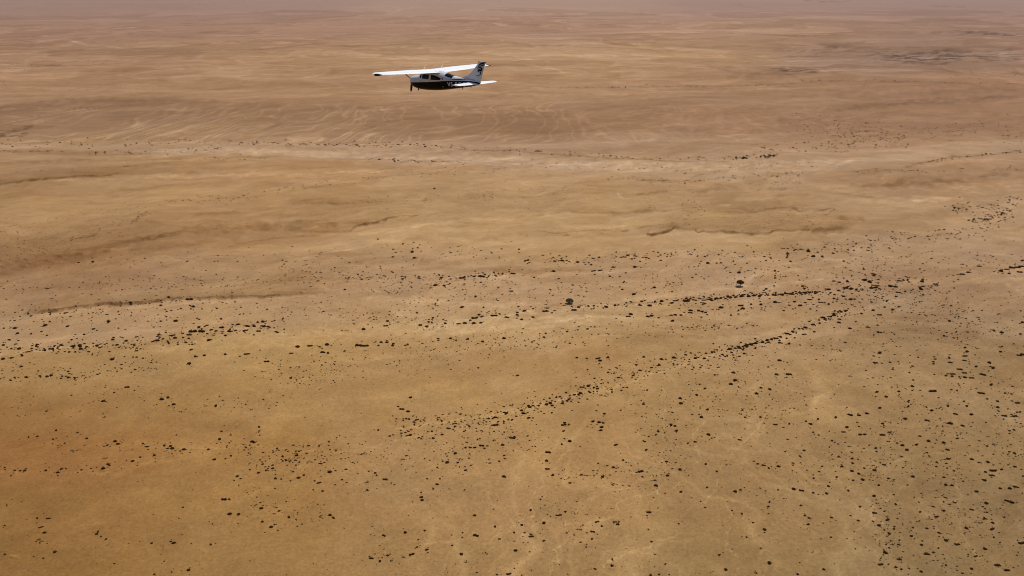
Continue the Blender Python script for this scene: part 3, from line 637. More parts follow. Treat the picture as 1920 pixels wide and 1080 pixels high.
# ---------------------------------------------------------------- desert shrubs and two acacias
# measured shrubs: tile origin in the photo, then x, y, width in thirds of a photo pixel
B1 = "113,399,10 57,420,8 190,430,10 365,380,16 352,405,10 395,402,12 280,378,12 160,386,12 85,467,24 100,496,18 257,452,22 380,457,18 280,432,14 233,487,14 175,498,14 265,507,14 525,472,18 610,427,22 568,378,8 605,389,10 670,387,10 740,375,10 905,337,18 938,372,14 1090,348,22 1075,360,14 735,330,26 950,300,16 1065,303,40 1110,415,12 1350,394,12 1245,420,18 905,432,16 937,405,14 990,432,24 475,505,16 425,503,10 50,531,14 85,557,12 65,585,14 110,586,22 20,563,16 210,562,20 345,568,30 290,588,30 160,606,26 125,628,18 65,640,20 20,645,20 255,598,20 330,578,16 415,572,22 450,567,24 455,588,22 490,575,14 548,567,22 560,578,16 390,607,16 425,605,14 330,608,12 500,603,14 520,620,12 635,533,20 660,563,20 712,541,18 770,580,14 765,520,14 690,520,12 895,507,20 970,512,34 880,540,34 945,545,14 985,525,24 1000,550,12 1065,508,30 1085,490,44 1135,487,40 1120,468,22 1190,483,18 1215,490,16 1250,471,30 1270,515,16 1290,492,22 1310,455,14 1340,455,20 1325,488,18 1380,488,26 1390,463,24 1400,465,18 1430,463,20 1455,490,26 1450,438,14 1480,458,30 1510,465,30 1480,435,24 1545,428,12 1560,495,28 1590,425,12 1600,478,12 1175,540,22 1190,538,10 1075,590,18 120,690,18 630,645,24 640,638,12 805,637,12 770,632,14 750,632,12 700,630,10 590,672,10 1100,627,18 1150,623,18 1267,618,18 1390,618,34 1065,662,22 1500,657,30 1640,612,26 1675,578,24 1745,571,30 1800,577,16 1840,565,24 1865,570,10 1815,608,30 1845,612,18 1635,745,16 150,748,28 60,767,22 225,740,14 265,742,20 290,735,18 350,737,14 385,745,18 385,712,14 522,93,10 260,245,12 210,240,8"
B2 = "400,45,18 410,75,20 1655,67,26 1610,62,20 965,158,28 945,135,12 1195,145,20 1085,177,14 1420,143,30 1455,140,30 1240,87,20 1200,90,16 1335,93,14 1530,127,26 1650,127,20 1510,172,14 1600,157,14 1050,85,14 1325,94,12 220,133,10 285,148,10 200,163,10 155,190,10 290,70,16 345,190,16 335,208,12 440,187,14 560,183,16 680,182,34 745,175,16 790,175,40 830,172,16 865,168,12 530,222,24 580,224,18 20,246,14 610,212,12 785,204,14 950,238,10 960,255,16 755,288,18 872,303,14 905,277,10 1645,277,20 1760,238,18 1580,247,14 1860,258,12 1915,218,12 1775,265,10 800,352,14 680,348,22 425,377,16 660,441,28 695,438,24 745,438,24 785,438,18 725,422,16 740,410,22 760,408,22 790,402,20 775,392,20 860,399,38 930,411,30 990,383,18 990,397,20 1015,423,18 1078,409,18 1030,375,20 1310,370,34 1335,353,20 1390,345,16 1490,348,24 1540,337,18 1145,376,30 1185,384,14 445,450,22 480,457,20 510,435,18 515,408,16 490,430,14 585,440,18 590,425,10 125,475,24 250,455,26 260,425,18 320,430,12 100,567,44 135,567,34 225,550,18 257,550,18 293,558,20 290,568,18 210,567,14 365,562,28 455,553,14 545,526,16 545,537,12 613,523,18 645,533,14 712,527,18 515,543,10 18,601,16 795,545,18 915,528,20 1085,540,12 1615,400,26 1628,387,24 1745,392,24 1725,398,20 1785,403,14 1855,388,16 1880,387,20 1910,388,16 1865,422,20 1680,336,26 1690,316,18 1735,338,22 1765,315,20 1800,313,22 1860,322,22 1880,310,30 1630,320,16 1425,461,12 1385,474,16 1285,552,14 1325,632,16 1380,635,14 1445,637,30 1500,632,20 1455,650,20 990,733,18 770,690,14 1385,698,12 1425,747,14 1680,705,24 1800,645,20 1870,636,24 1640,735,16 1700,632,16 1660,672,14 1550,690,12 1500,715,14 1560,745,16 1745,690,14 1150,500,14 1140,520,16 1195,487,10 1270,490,14 1330,480,12 1300,520,10"
B3 = "190,102,12 215,102,14 140,103,20 95,107,12 285,92,14 460,65,14 590,48,20 705,37,24 665,25,14 735,67,24 785,68,20 760,43,12 605,92,14 845,50,14 905,93,14 318,152,24 520,142,16 525,155,10 520,170,12 520,183,16 470,245,18 1070,167,28 1075,177,20 1570,170,34 1605,157,20 1665,122,26 1220,208,28 1240,203,16 1025,203,24 1050,212,24 850,205,26 880,213,16 925,208,20 675,232,16 1080,233,26 1055,215,20 1090,243,16 1165,238,24 1195,241,20 1420,226,26 1345,213,22 1350,240,26 1340,255,22 1350,198,16 1212,273,26 1250,268,16 1200,293,14 1350,285,14 1295,255,10 1100,200,14 20,309,36 70,305,24 120,305,26 150,300,24 165,307,20 190,298,24 215,297,18 240,300,14 120,322,26 265,293,30 300,292,18 330,290,24 370,290,24 400,287,20 430,292,18 440,283,16 480,283,18 520,282,20 560,280,20 580,272,20 610,275,22 640,270,16 660,268,20 690,268,22 715,265,20 745,263,18 820,253,22 790,265,10 875,260,16 915,247,30 945,253,24 975,258,20 1010,260,14 1060,250,20 1085,248,20 325,340,28 385,333,16 440,335,20 335,355,18 215,350,24 45,363,24 45,376,26 90,365,20 110,370,20 130,375,16 520,322,24 630,318,18 715,305,28 660,343,24 690,325,16 850,305,16 870,310,12 905,293,16 945,312,20 965,310,16 820,333,12 845,325,12 930,363,14 890,380,20 850,397,24 865,390,12 920,373,16 790,413,22 800,420,14 835,405,16 880,438,20 1070,371,20 1105,394,26 1005,390,16 1135,352,14 1180,366,20 1215,350,16 1040,462,16 1100,490,20 1115,491,14 1075,505,14 940,468,18 1095,453,12 685,500,26 740,485,14 915,541,14 885,528,10 1130,555,12 690,463,24 655,470,16 620,487,20 590,497,20 550,512,18 525,520,26 500,525,20 475,530,20 450,540,24 410,547,24 385,555,24 360,563,24 340,568,16 320,575,24 295,577,16 265,582,22 550,547,26 600,550,20 585,520,16 410,520,14 630,518,14 735,448,20 770,440,18 275,604,14 345,607,16 70,640,20 120,640,20 165,605,14 15,622,16 130,610,14 1470,507,16 1750,473,16 1795,485,22 1500,425,18 1565,437,10 1910,430,20 1900,492,16 1630,365,10 1655,487,10 1510,340,14 1485,300,10 1525,517,12 545,647,24 595,727,30 285,720,22 480,685,12 525,730,18 180,733,14 1085,665,26 1180,703,16 1165,660,14 1110,607,22 1075,622,14 1590,570,18 1600,595,22 1590,622,28 1585,647,26 1500,633,16 1505,662,26 1415,628,12 1420,642,14 1410,658,14 1410,672,16 1725,662,22 1745,693,22 1730,685,12 1650,685,22 1560,703,30 1585,722,26 1520,730,30 1625,750,26 1690,728,36 1480,738,16 1515,742,20 1555,745,14 1585,747,18 1785,570,14 1787,598,18 1895,618,28 1910,612,20 1275,722,14 1070,752,12 940,738,12 1295,765,14 295,765,22 1030,710,10 1290,683,14 1865,547,12 1325,632,12 885,585,12 1790,152,24 1820,140,30 1850,133,36 1880,128,30 1905,120,36 1835,165,16 1910,87,20 1415,732,12"
B4 = "402,64,12 580,97,20 585,188,28 910,85,24 945,75,20 975,112,20 950,120,10 1213,118,18 657,132,8 265,157,14 640,46,14 755,31,12 715,15,26 318,267,16 438,281,12 212,299,14 162,303,12 300,315,12 327,347,22 328,360,22 365,337,14 475,350,24 408,378,32 648,327,22 665,343,20 490,312,16 605,350,14 805,338,14 828,356,26 925,350,18 960,355,18 970,368,24 945,368,14 1035,372,22 1015,382,12 870,409,16 1172,371,18 595,424,28 748,443,20 790,420,14 610,460,20 583,484,24 618,468,14 345,480,18 325,500,18 258,488,16 460,487,14 513,480,12 83,487,16 140,488,20 115,490,14 27,468,12 28,480,10 148,476,10 62,519,12 1420,324,34 1405,343,12 1375,373,14 1385,358,14 1235,310,20 1290,330,12 1300,408,16 1208,431,18 1457,237,16 1458,260,14 1460,285,10 1245,262,14 993,287,12 1298,285,12 1335,523,20 1405,486,12 1455,503,18 1480,387,12 1590,408,16 1665,390,26 1685,378,14 1668,403,18 1660,432,14 1685,443,14 1610,432,16 1630,440,14 1590,436,12 1495,470,22 1500,490,16 1535,462,14 1535,480,16 1480,455,14 1550,535,18 1583,538,12 1650,500,14 1680,533,22 1710,518,16 1635,549,12 1548,590,12 1770,548,12 1795,560,26 1763,598,12 1650,341,14 1735,347,16 1795,347,14 1725,390,14 1850,323,14 1558,360,14 1855,500,24 1815,605,14 1885,572,10 1260,649,30 1290,649,14 1292,730,24 1342,731,20 1470,697,22 1440,680,28 1465,665,12 1570,712,14 1557,692,10 1525,801,22 1543,787,12 1625,747,18 1810,745,32 1857,742,20 1875,760,24 1475,770,16 1610,662,10 1730,692,8 270,757,26 209,753,14 230,806,26 250,837,22 218,880,42 235,890,30 310,946,20 27,959,14 245,983,12 190,971,10 38,683,10 27,798,12 545,847,18 570,862,12 598,875,14 552,835,14 853,895,16 978,895,24 960,888,14 644,1011,12 1060,1043,22 1185,904,16 1030,695,12 925,997,10 965,1056,12 1195,788,10 1338,783,8 863,737,8 1007,758,8 1300,831,8 868,1071,14 1490,832,8"
B5 = "390,71,20 340,135,28 320,120,14 375,148,22 310,190,12 425,195,26 365,188,14 380,190,16 470,182,10 548,183,36 713,225,28 605,246,28 510,261,14 640,235,14 387,284,20 365,288,10 338,289,12 272,290,14 435,299,16 450,307,14 208,255,14 185,253,8 568,285,18 690,266,12 517,305,18 925,160,30 870,185,20 830,190,16 870,228,30 960,200,18 1055,190,20 1025,165,20 1015,148,20 1078,122,16 1110,122,14 1155,115,22 1185,122,20 1060,130,22 1175,108,20 1123,155,10 1183,163,14 1245,110,20 1270,97,18 1280,88,16 1345,55,22 1335,65,16 1310,65,18 1390,10,22 1355,18,26 1420,20,14 1440,28,20 1265,50,16 1230,75,16 1250,228,30 1280,228,16 1255,218,18 1250,265,16 1415,214,20 1450,220,20 1472,224,18 1465,248,20 1460,265,18 1480,170,16 1475,182,10 1435,152,12 1298,150,10 1572,150,12 1443,121,10 1720,35,14 1700,113,18 1705,325,22 1715,370,16 1285,325,22 1240,340,14 1255,310,12 1165,385,30 1155,430,20 1158,475,26 960,300,34 975,296,16 908,342,18 855,318,12 790,350,28 820,350,14 750,360,16 727,361,14 700,361,14 805,365,14 640,395,20 595,448,24 570,441,12 655,448,14 665,432,12 718,422,12 700,492,18 728,465,12 660,507,8 888,437,14 838,448,12 915,403,14 920,420,12 540,478,14 915,525,24 695,607,28 540,573,18 517,600,14 608,600,10 555,540,12 483,540,12 452,645,18 450,618,12 455,660,20 350,430,26 365,410,14 125,395,30 115,400,14 28,487,16 190,507,18 140,558,34 155,498,12 30,562,12 5,545,14 248,546,28 148,608,16 1190,512,18 1280,525,26 1375,512,32 1350,510,16 1285,555,18 1420,485,10 1470,520,18 1475,510,10 1445,443,12 1530,466,20 1495,457,14 1585,426,16 1535,562,34 1685,488,32 1695,517,14 1830,432,16 1835,510,22 1770,568,24 1765,538,14 1855,237,20 1875,243,16 1885,270,18 1783,273,16 1730,298,10 1770,290,12 1862,165,14 1905,85,20 1910,113,24 1905,478,22 1910,605,18 1853,375,10 1545,345,26 1065,710,16 1120,652,12 1130,637,10 1015,790,18 972,833,14 1030,832,12 865,802,16 750,743,20 857,707,10 877,660,8 755,857,36 1068,852,30 1068,843,16 238,858,26 360,841,18 470,832,14 433,879,12 395,962,26 405,957,16 350,975,24 282,990,30 260,967,16 217,998,18 168,983,28 158,972,12 480,937,16 425,921,14 623,914,14 675,960,20 698,1000,28 763,1060,12 973,1036,10 940,1066,28 875,1072,14 1015,1073,10 1060,940,10 1325,662,10 1440,775,26 1465,797,16 1415,828,26 1338,815,36 1380,832,10 1548,775,48 1555,790,20 1728,722,26 1720,742,10 1727,820,12 1745,887,14 1525,981,16 1523,1018,18 1427,1035,16 1410,868,14 1377,910,12 1380,897,10 1345,885,12 1228,1007,8 1762,960,10 1822,1013,14 1845,1070,10 1787,1070,14 1740,1073,16 1898,785,14 1230,740,26 1210,740,12 1260,720,16 1140,875,16 1140,780,22 980,935,22 890,873,14"
B6 = "95,5,14 125,33,18 270,8,22 80,68,18 140,147,20 98,140,8 55,176,12 105,190,20 68,330,18 30,338,14 165,305,26 145,285,22 128,327,8 320,310,24 130,448,16 192,490,14 137,577,14 295,603,20 325,593,18 348,580,10 433,580,24 467,598,12 537,590,16 625,587,22 670,597,26 735,609,16 765,618,10 810,614,20 933,598,16 820,573,16 828,550,10 488,663,18 480,690,18 483,730,10 445,709,8 665,680,16 688,739,18 710,755,16 837,753,16 790,785,10 945,743,12 988,770,16 706,793,18 998,688,18 278,710,12 333,731,14 373,762,8 395,784,12 460,825,20 460,842,10 127,695,12 102,660,10 250,660,8 227,793,8 358,865,12 333,861,10 775,881,8 833,872,14 923,880,8 963,838,10 970,938,10 730,955,10 278,932,10 438,932,10 205,963,18 487,1014,24 407,1065,32 242,1048,20 657,1014,10 792,1053,16 645,1077,16 245,453,22 570,640,10 415,60,22 360,75,12 440,28,16 490,35,20 335,150,14 350,188,14 437,188,14 523,227,26 600,225,16 570,243,8 477,272,10 590,307,12 695,122,12 750,143,8 650,147,6 468,138,10 720,229,20 693,213,14 760,202,16 860,195,18 942,181,30 990,182,22 1035,171,20 923,250,20 905,277,26 980,223,12 990,247,12 1022,289,16 997,290,20 1125,227,18 1055,257,10 1125,292,30 1180,279,40 1143,80,20 1090,53,20 1107,143,20 1270,103,16 1268,135,18 1250,202,24 1372,210,28 1400,153,20 1403,45,44 1347,75,10 1290,18,20 1290,42,12 1215,50,16 1510,38,12 1543,42,14 1553,12,12 1580,105,12 1597,128,18 1490,127,14 1533,172,26 1622,173,20 1505,222,24 1575,235,18 1680,55,36 1735,5,20 1770,97,16 1772,133,18 1813,50,16 1850,55,14 1885,105,30 1855,12,14 1897,155,16 1810,178,34 1870,180,30 1838,262,14 1865,258,14 1545,288,12 1545,305,16 1383,322,22 1467,330,20 1490,370,20 1315,344,18 1235,350,22 1260,375,20 1205,338,14 1715,296,24 1760,342,40 1838,380,16 1868,390,18 1492,422,22 1375,388,14 1387,407,12 1335,295,16 1390,250,10 1090,382,14 1085,363,18 1050,346,12 940,350,26 955,418,18 952,385,12 955,443,16 952,487,20 825,353,12 840,320,14 765,290,12 733,275,14 660,398,14 683,370,16 578,374,12 622,440,14 665,437,10 622,452,12 455,457,26 422,449,16 485,472,14 403,433,10 388,346,8 540,460,20 897,463,18 893,450,10 850,458,8 878,407,18 785,458,14 735,507,12 738,526,14 770,490,14 860,490,10 867,520,14 1013,538,20 1017,515,24 990,503,18 960,541,16 1022,471,14 1080,482,22 1135,453,24 1230,410,22 1238,472,12 1157,532,16 1180,541,28 1103,568,16 1267,568,26 1295,520,20 1077,628,20 1188,621,14 1303,634,12 1198,675,16 1113,697,14 1080,724,28 1135,714,12 1150,763,28 1072,776,12 1103,800,20 1190,807,14 1188,820,16 1295,812,14 1373,817,16 1287,861,18 1160,848,18 1148,862,10 1168,890,12 1180,910,12 1142,912,14 1218,885,14 1215,910,20 1160,930,14 1137,960,24 1215,995,26 1375,966,32 1343,910,20 1407,953,14 1437,928,14 1155,1026,10 1110,1025,30 1195,1042,18 1227,1052,14 1273,1047,12 1340,1062,18 1430,747,26 1410,685,20 1468,658,14 1470,709,20 1480,634,22 1533,663,20 1470,527,18 1480,566,20 1515,571,18 1427,467,14 1428,443,14 1525,490,14 1482,450,12 1577,547,14 1653,605,22 1708,669,24 1627,703,24 1712,717,14 1695,755,26 1745,780,18 1738,815,32 1700,543,20 1740,516,30 1743,485,36 1703,496,18 1795,478,16 1717,437,18 1665,440,14 1627,422,22 1832,450,12 1870,462,18 1915,517,14 1785,588,18 1840,590,22 1868,578,20 1885,582,14 1825,657,28 1853,668,22 1785,892,14 1480,885,22 1540,905,30 1595,812,20 1590,735,10 1700,930,22 1645,973,26 1605,965,10 1625,1042,18 1773,1025,32 1823,1052,36 1902,891,34 1573,1067,20 1480,1027,14 1457,1030,10 1503,790,10 1440,842,16 1335,720,16 1880,965,10 1810,745,14 1750,862,14"
OLIVE = {(b, x) for b, xs in ((3, (327, 328, 408, 475, 585, 218, 235, 1810, 595, 1495, 1440, 1665)), (4, (548, 713, 350, 125, 140, 695, 1375, 1338, 1548, 282, 698, 1535, 1280)), (5, (433, 165, 245, 1017, 1180, 1267, 407, 1760, 1715, 940))) for x in xs}
BUSH = []
for bi, (ox, oy, txt) in enumerate(((0, 460, B1), (640, 460, B2), (1280, 460, B3), (0, 720, B4), (640, 720, B5), (1280, 720, B6))):
    for t in txt.split():
        x, y, w = map(float, t.split(','))
        BUSH.append((ox + x / 3, oy + y / 3, w / 3, 1 if (bi, int(x)) in OLIVE else 0))
BUSH += [(1629 / 2, 230 + 250 / 2, 4.5, 0), (174, 490, 5, 0), (351, 230 + 524 / 2, 4, 0), (1911, 512, 9, 0)]
BUSH.sort(key=lambda b: -b[2] * (1 + .0006 * (b[1] - 700)))
BIG, REST = BUSH[:298], BUSH[298:]

M_bush = [mat("dark_twigs_and_leaves", (.036, .016, .005), .95, noise_scale=1.2, noise_amt=.4, spec=0), mat("olive_twigs_and_leaves", (.075, .046, .014), .95, noise_scale=1.2, noise_amt=.4, spec=0),
          mat("acacia_leaves", (.060, .052, .022), .85, noise_scale=.9, noise_amt=.4, spec=.1), mat("acacia_bark", (.09, .06, .04), .9, noise_scale=3, noise_amt=.3, spec=.1)]

def blob_verts(rs, n_ring, n_seg, cx, cy, rx, ry, h, vs, fs, rough=.28):
    """a low, lumpy dome"""
    b0 = len(vs); ph = [rs.uniform(0, 6.28) for _ in range(4)]
    for i in range(n_ring):
        t = i / (n_ring - 1); el = t * math.pi / 2
        if i == n_ring - 1:
            vs.append((cx, cy, h)); break
        for k in range(n_seg):
            a = 2 * math.pi * k / n_seg
            f = 1 + rough * (.5 * math.sin(2 * a + ph[0]) + .35 * math.sin(3 * a + ph[1]) + .3 * math.sin(5 * a + ph[2])) + rs.uniform(-.12, .12)
            r = math.cos(el) ** .7 * f
            vs.append((cx + rx * r * math.cos(a), cy + ry * r * math.sin(a), -.12 * h if i == 0 else h * math.sin(el) * (1 + rs.uniform(-.2, .2))))
    for i in range(n_ring - 2):
        for k in range(n_seg): fs.append((b0 + i * n_seg + k, b0 + i * n_seg + (k + 1) % n_seg, b0 + (i + 1) * n_seg + (k + 1) % n_seg, b0 + (i + 1) * n_seg + k))
    top = len(vs) - 1; i = n_ring - 2
    for k in range(n_seg): fs.append((b0 + i * n_seg + k, b0 + i * n_seg + (k + 1) % n_seg, top))
def leaves(rs, n, cx, cy, rx, ry, h, vs, fs, size=.09, lo=0.0):
    for _ in range(n):
        a = rs.uniform(0, 2 * math.pi); q = rs.random() ** .5 * 1.12; z = (lo + (1 - lo) * rs.random()) * 1.12 * h * math.sqrt(max(.05, 1 - (q / 1.15) ** 2))
        p = Vector((cx + rx * q * math.cos(a), cy + ry * q * math.sin(a), z))
        d = Vector((rs.gauss(0, 1), rs.gauss(0, 1), rs.gauss(0, .8))).normalized(); e = d.cross(Vector((rs.gauss(0, 1), rs.gauss(0, 1), rs.gauss(0, 1)))).normalized()
        s = size * rs.uniform(.6, 1.5); b0 = len(vs)
        vs.extend([tuple(p - d * s - e * s * .5), tuple(p + d * s - e * s * .4), tuple(p + d * s * .8 + e * s * .5), tuple(p - d * s * .7 + e * s * .45)]); fs.append((b0, b0 + 1, b0 + 2, b0 + 3))
# shrub shapes of unit width: round ones, then spreading clumps
SHAPES = []
for k in range(14):
    rs = random.Random(100 + k); vs, fs = [], []
    if k < 6:
        blob_verts(rs, 5, 12, 0, 0, .46, .40 * rs.uniform(.8, 1.15), .34, vs, fs); leaves(rs, 90, 0, 0, .48, .42, .36, vs, fs, .05)
    elif k < 10:
        for q in range(3):
            cx = (-.27 + .27 * q) + rs.uniform(-.05, .05); cy = rs.uniform(-.16, .16); r = rs.uniform(.18, .27)
            blob_verts(rs, 4, 9, cx, cy, r, r * rs.uniform(.8, 1.2), r * .85, vs, fs); leaves(rs, 40, cx, cy, r, r, r * .9, vs, fs, .04)
    else:
        for q in range(7):
            a = rs.uniform(0, 6.28); q_ = rs.random() ** .5; cx = .38 * q_ * math.cos(a); cy = .42 * q_ * math.sin(a); r = rs.uniform(.07, .15)
            blob_verts(rs, 4, 7, cx, cy, r, r * rs.uniform(.8, 1.2), r * .8, vs, fs); leaves(rs, 16, cx, cy, r, r, r * .9, vs, fs, .03)
    SHAPES.append((vs, fs))
SHAPE_ME = {}
def shape_mesh(k, m):
    if (k, m) not in SHAPE_ME:
        me = bpy.data.meshes.new("desert_shrub"); me.from_pydata(SHAPES[k][0], [], SHAPES[k][1]); me.materials.append(M_bush[m]); me.update(); SHAPE_ME[(k, m)] = me
    return SHAPE_ME[(k, m)]

REG = [  # named stretches of the desert: u0, v0, u1, v1, words
 (0, 300, 960, 545, "above the long dark ledge"), (960, 300, 1560, 545, "on the plain around the two acacias"), (1560, 300, 1921, 545, "below the river bend at right"),
 (0, 545, 200, 640, "below the dark ledge's left end"), (200, 545, 400, 640, "below the dark ledge's middle"), (400, 545, 600, 640, "right of the dark ledge's end"),
 (600, 545, 800, 640, "left of the pale sand tongue"), (800, 545, 960, 640, "in the clumps left of the olive acacia"), (960, 545, 1280, 640, "in the row right of the olive acacia"),
 (1280, 545, 1560, 640, "in the row below the dark acacia"), (1560, 545, 1760, 640, "where the two shrub rows meet"), (1760, 545, 1921, 640, "on the mauve gravel at right"),
 (0, 640, 320, 760, "on brown sand at the left edge"), (320, 640, 640, 760, "on the smooth tan sand"), (640, 640, 960, 760, "below the pale sand tongue"),
 (960, 640, 1280, 760, "in the centre belt"), (1280, 640, 1500, 760, "along the lower slanting row"), (1500, 640, 1740, 760, "right of the lower slanting row"), (1740, 640, 1921, 760, "in the tight group at right"),
 (0, 760, 250, 900, "on the orange sand at left"), (250, 760, 480, 900, "right of the orange sand"), (480, 760, 720, 900, "in the loose lower left cluster"), (720, 760, 960, 900, "in the slanting lower centre belt"),
 (960, 760, 1200, 900, "on the pale-veined sand"), (1200, 760, 1440, 900, "above the pale rills"), (1440, 760, 1640, 900, "on the bare pinkish sand"), (1640, 760, 1921, 900, "on the densely dotted gravel"),
 (0, 900, 300, 1090, "in the lower left corner"), (300, 900, 640, 1090, "on the bottom left sand"), (640, 900, 900, 1090, "in the bottom centre arc"), (900, 900, 1200, 1090, "among the bottom centre rills"),
 (1200, 900, 1440, 1090, "beside the branching pale channel"), (1440, 900, 1640, 1090, "on open sand at bottom right"), (1640, 900, 1921, 1090, "in the bottom right corner")]
def region(u, v):
    for i, (a, b, c, d, w) in enumerate(REG):
        if a <= u < c and b <= v < d: return i
    return len(REG) - 1
def place(u, v, w, extra_h=0):
    """ground point and real width of something that is w photo pixels wide at (u, v)"""
    x, y = ground_at(u, v)
    z = float(relief(np.array([x]), np.array([y]))[0])
    depth = y * CP + CAM_H * SP
    return x, y, z, w * depth / FPX
regs = {}
for i, b in enumerate(BIG): regs.setdefault(region(b[0], b[1]), []).append(i)
labels = {}
def name_them(ids, ph):
    left = sorted(ids, key=lambda i: -BIG[i][2]); n = len(ids)
    def take(i, s): labels[i] = s; left.remove(i)
    if n == 1: take(left[0], f"the one large {'olive brown' if BIG[ids[0]][3] else 'blackish'} shrub {ph}"); return
    ol = [i for i in left if BIG[i][3]]
    if len(ol) == 1: take(ol[0], f"ragged olive brown shrub clump {ph}")
    elif len(ol) == 2: take(min(ol, key=lambda i: BIG[i][0]), f"left ragged olive clump {ph}"); take(max(ol, key=lambda i: BIG[i][0]), f"right ragged olive clump {ph}")
    if left: take(left[0], f"widest blackish shrub {ph}")
    for word, f in (("leftmost", lambda i: BIG[i][0]), ("rightmost", lambda i: -BIG[i][0]), ("farthest", lambda i: BIG[i][1]), ("nearest", lambda i: -BIG[i][1])):
        if len(left) > 1: take(min(left, key=f), f"{word} large blackish shrub {ph}")
    if len(left) == 1: take(left[0], f"middle large blackish shrub {ph}")
    elif len(left) == 2: take(min(left, key=lambda i: BIG[i][0]), f"left inner shrub {ph}"); take(left[0], f"right inner shrub {ph}")
    elif len(left) >= 3:
        take(min(left, key=lambda i: BIG[i][0]), f"leftmost inner shrub {ph}"); take(max(left, key=lambda i: BIG[i][0]), f"rightmost inner shrub {ph}")
        if len(left) > 2: take(min(left, key=lambda i: BIG[i][1]), f"farthest inner shrub {ph}"); take(max(left, key=lambda i: BIG[i][1]), f"nearest inner shrub {ph}")
        if len(left) == 2: take(min(left, key=lambda i: BIG[i][0]), f"left of the middle pair {ph}"); take(left[0], f"right of the middle pair {ph}")
        for i in list(left): take(i, f"inner blackish shrub {ph}") if len(left) > 1 or True else None
def split(ids, ph, deep=0):
    if len(ids) <= 8 or deep == 2: name_them(ids, ph); return
    a, b_, c, d, _ = REG[region(*BIG[ids[0]][:2])]
    k = 0 if deep == 0 else 1
    srt = sorted(ids, key=lambda i: BIG[i][k]); h = len(srt) // 2
    for part, wd in ((srt[:h], ("left half", "far part")[k]), (srt[h:], ("right half", "near part")[k])):
        split(part, f"{ph}, {wd}" if deep == 0 else f"{ph} and {wd}", deep + 1)
for ri, ids in regs.items(): split(ids, REG[ri][4])
ORD = {}
for i, (u, v, w, m) in enumerate(BIG):
    k = rng.choice([10, 11, 12, 13]) if m else (rng.choice([6, 7, 8, 9]) if w > 8.5 else rng.choice([0, 1, 2, 3, 4, 5, 6]))
    x, y, z, W = place(u, v, w * 1.04)
    o = bpy.data.objects.new("desert_shrub", shape_mesh(k, m)); col.objects.link(o)
    o.location = (x, y, z - .02 * W); o.rotation_euler = (0, 0, rng.uniform(-.35, .35) + (math.pi if rng.random() < .5 else 0))
    hh = rng.uniform(.75, 1.05)
    o.scale = (W, W * rng.uniform(.8, 1.1) * (1 if v > 640 else .85), W * hh * 1.12)
    tag(o, labels[i], "shrub", "large desert shrubs " + REG[region(u, v)][4])

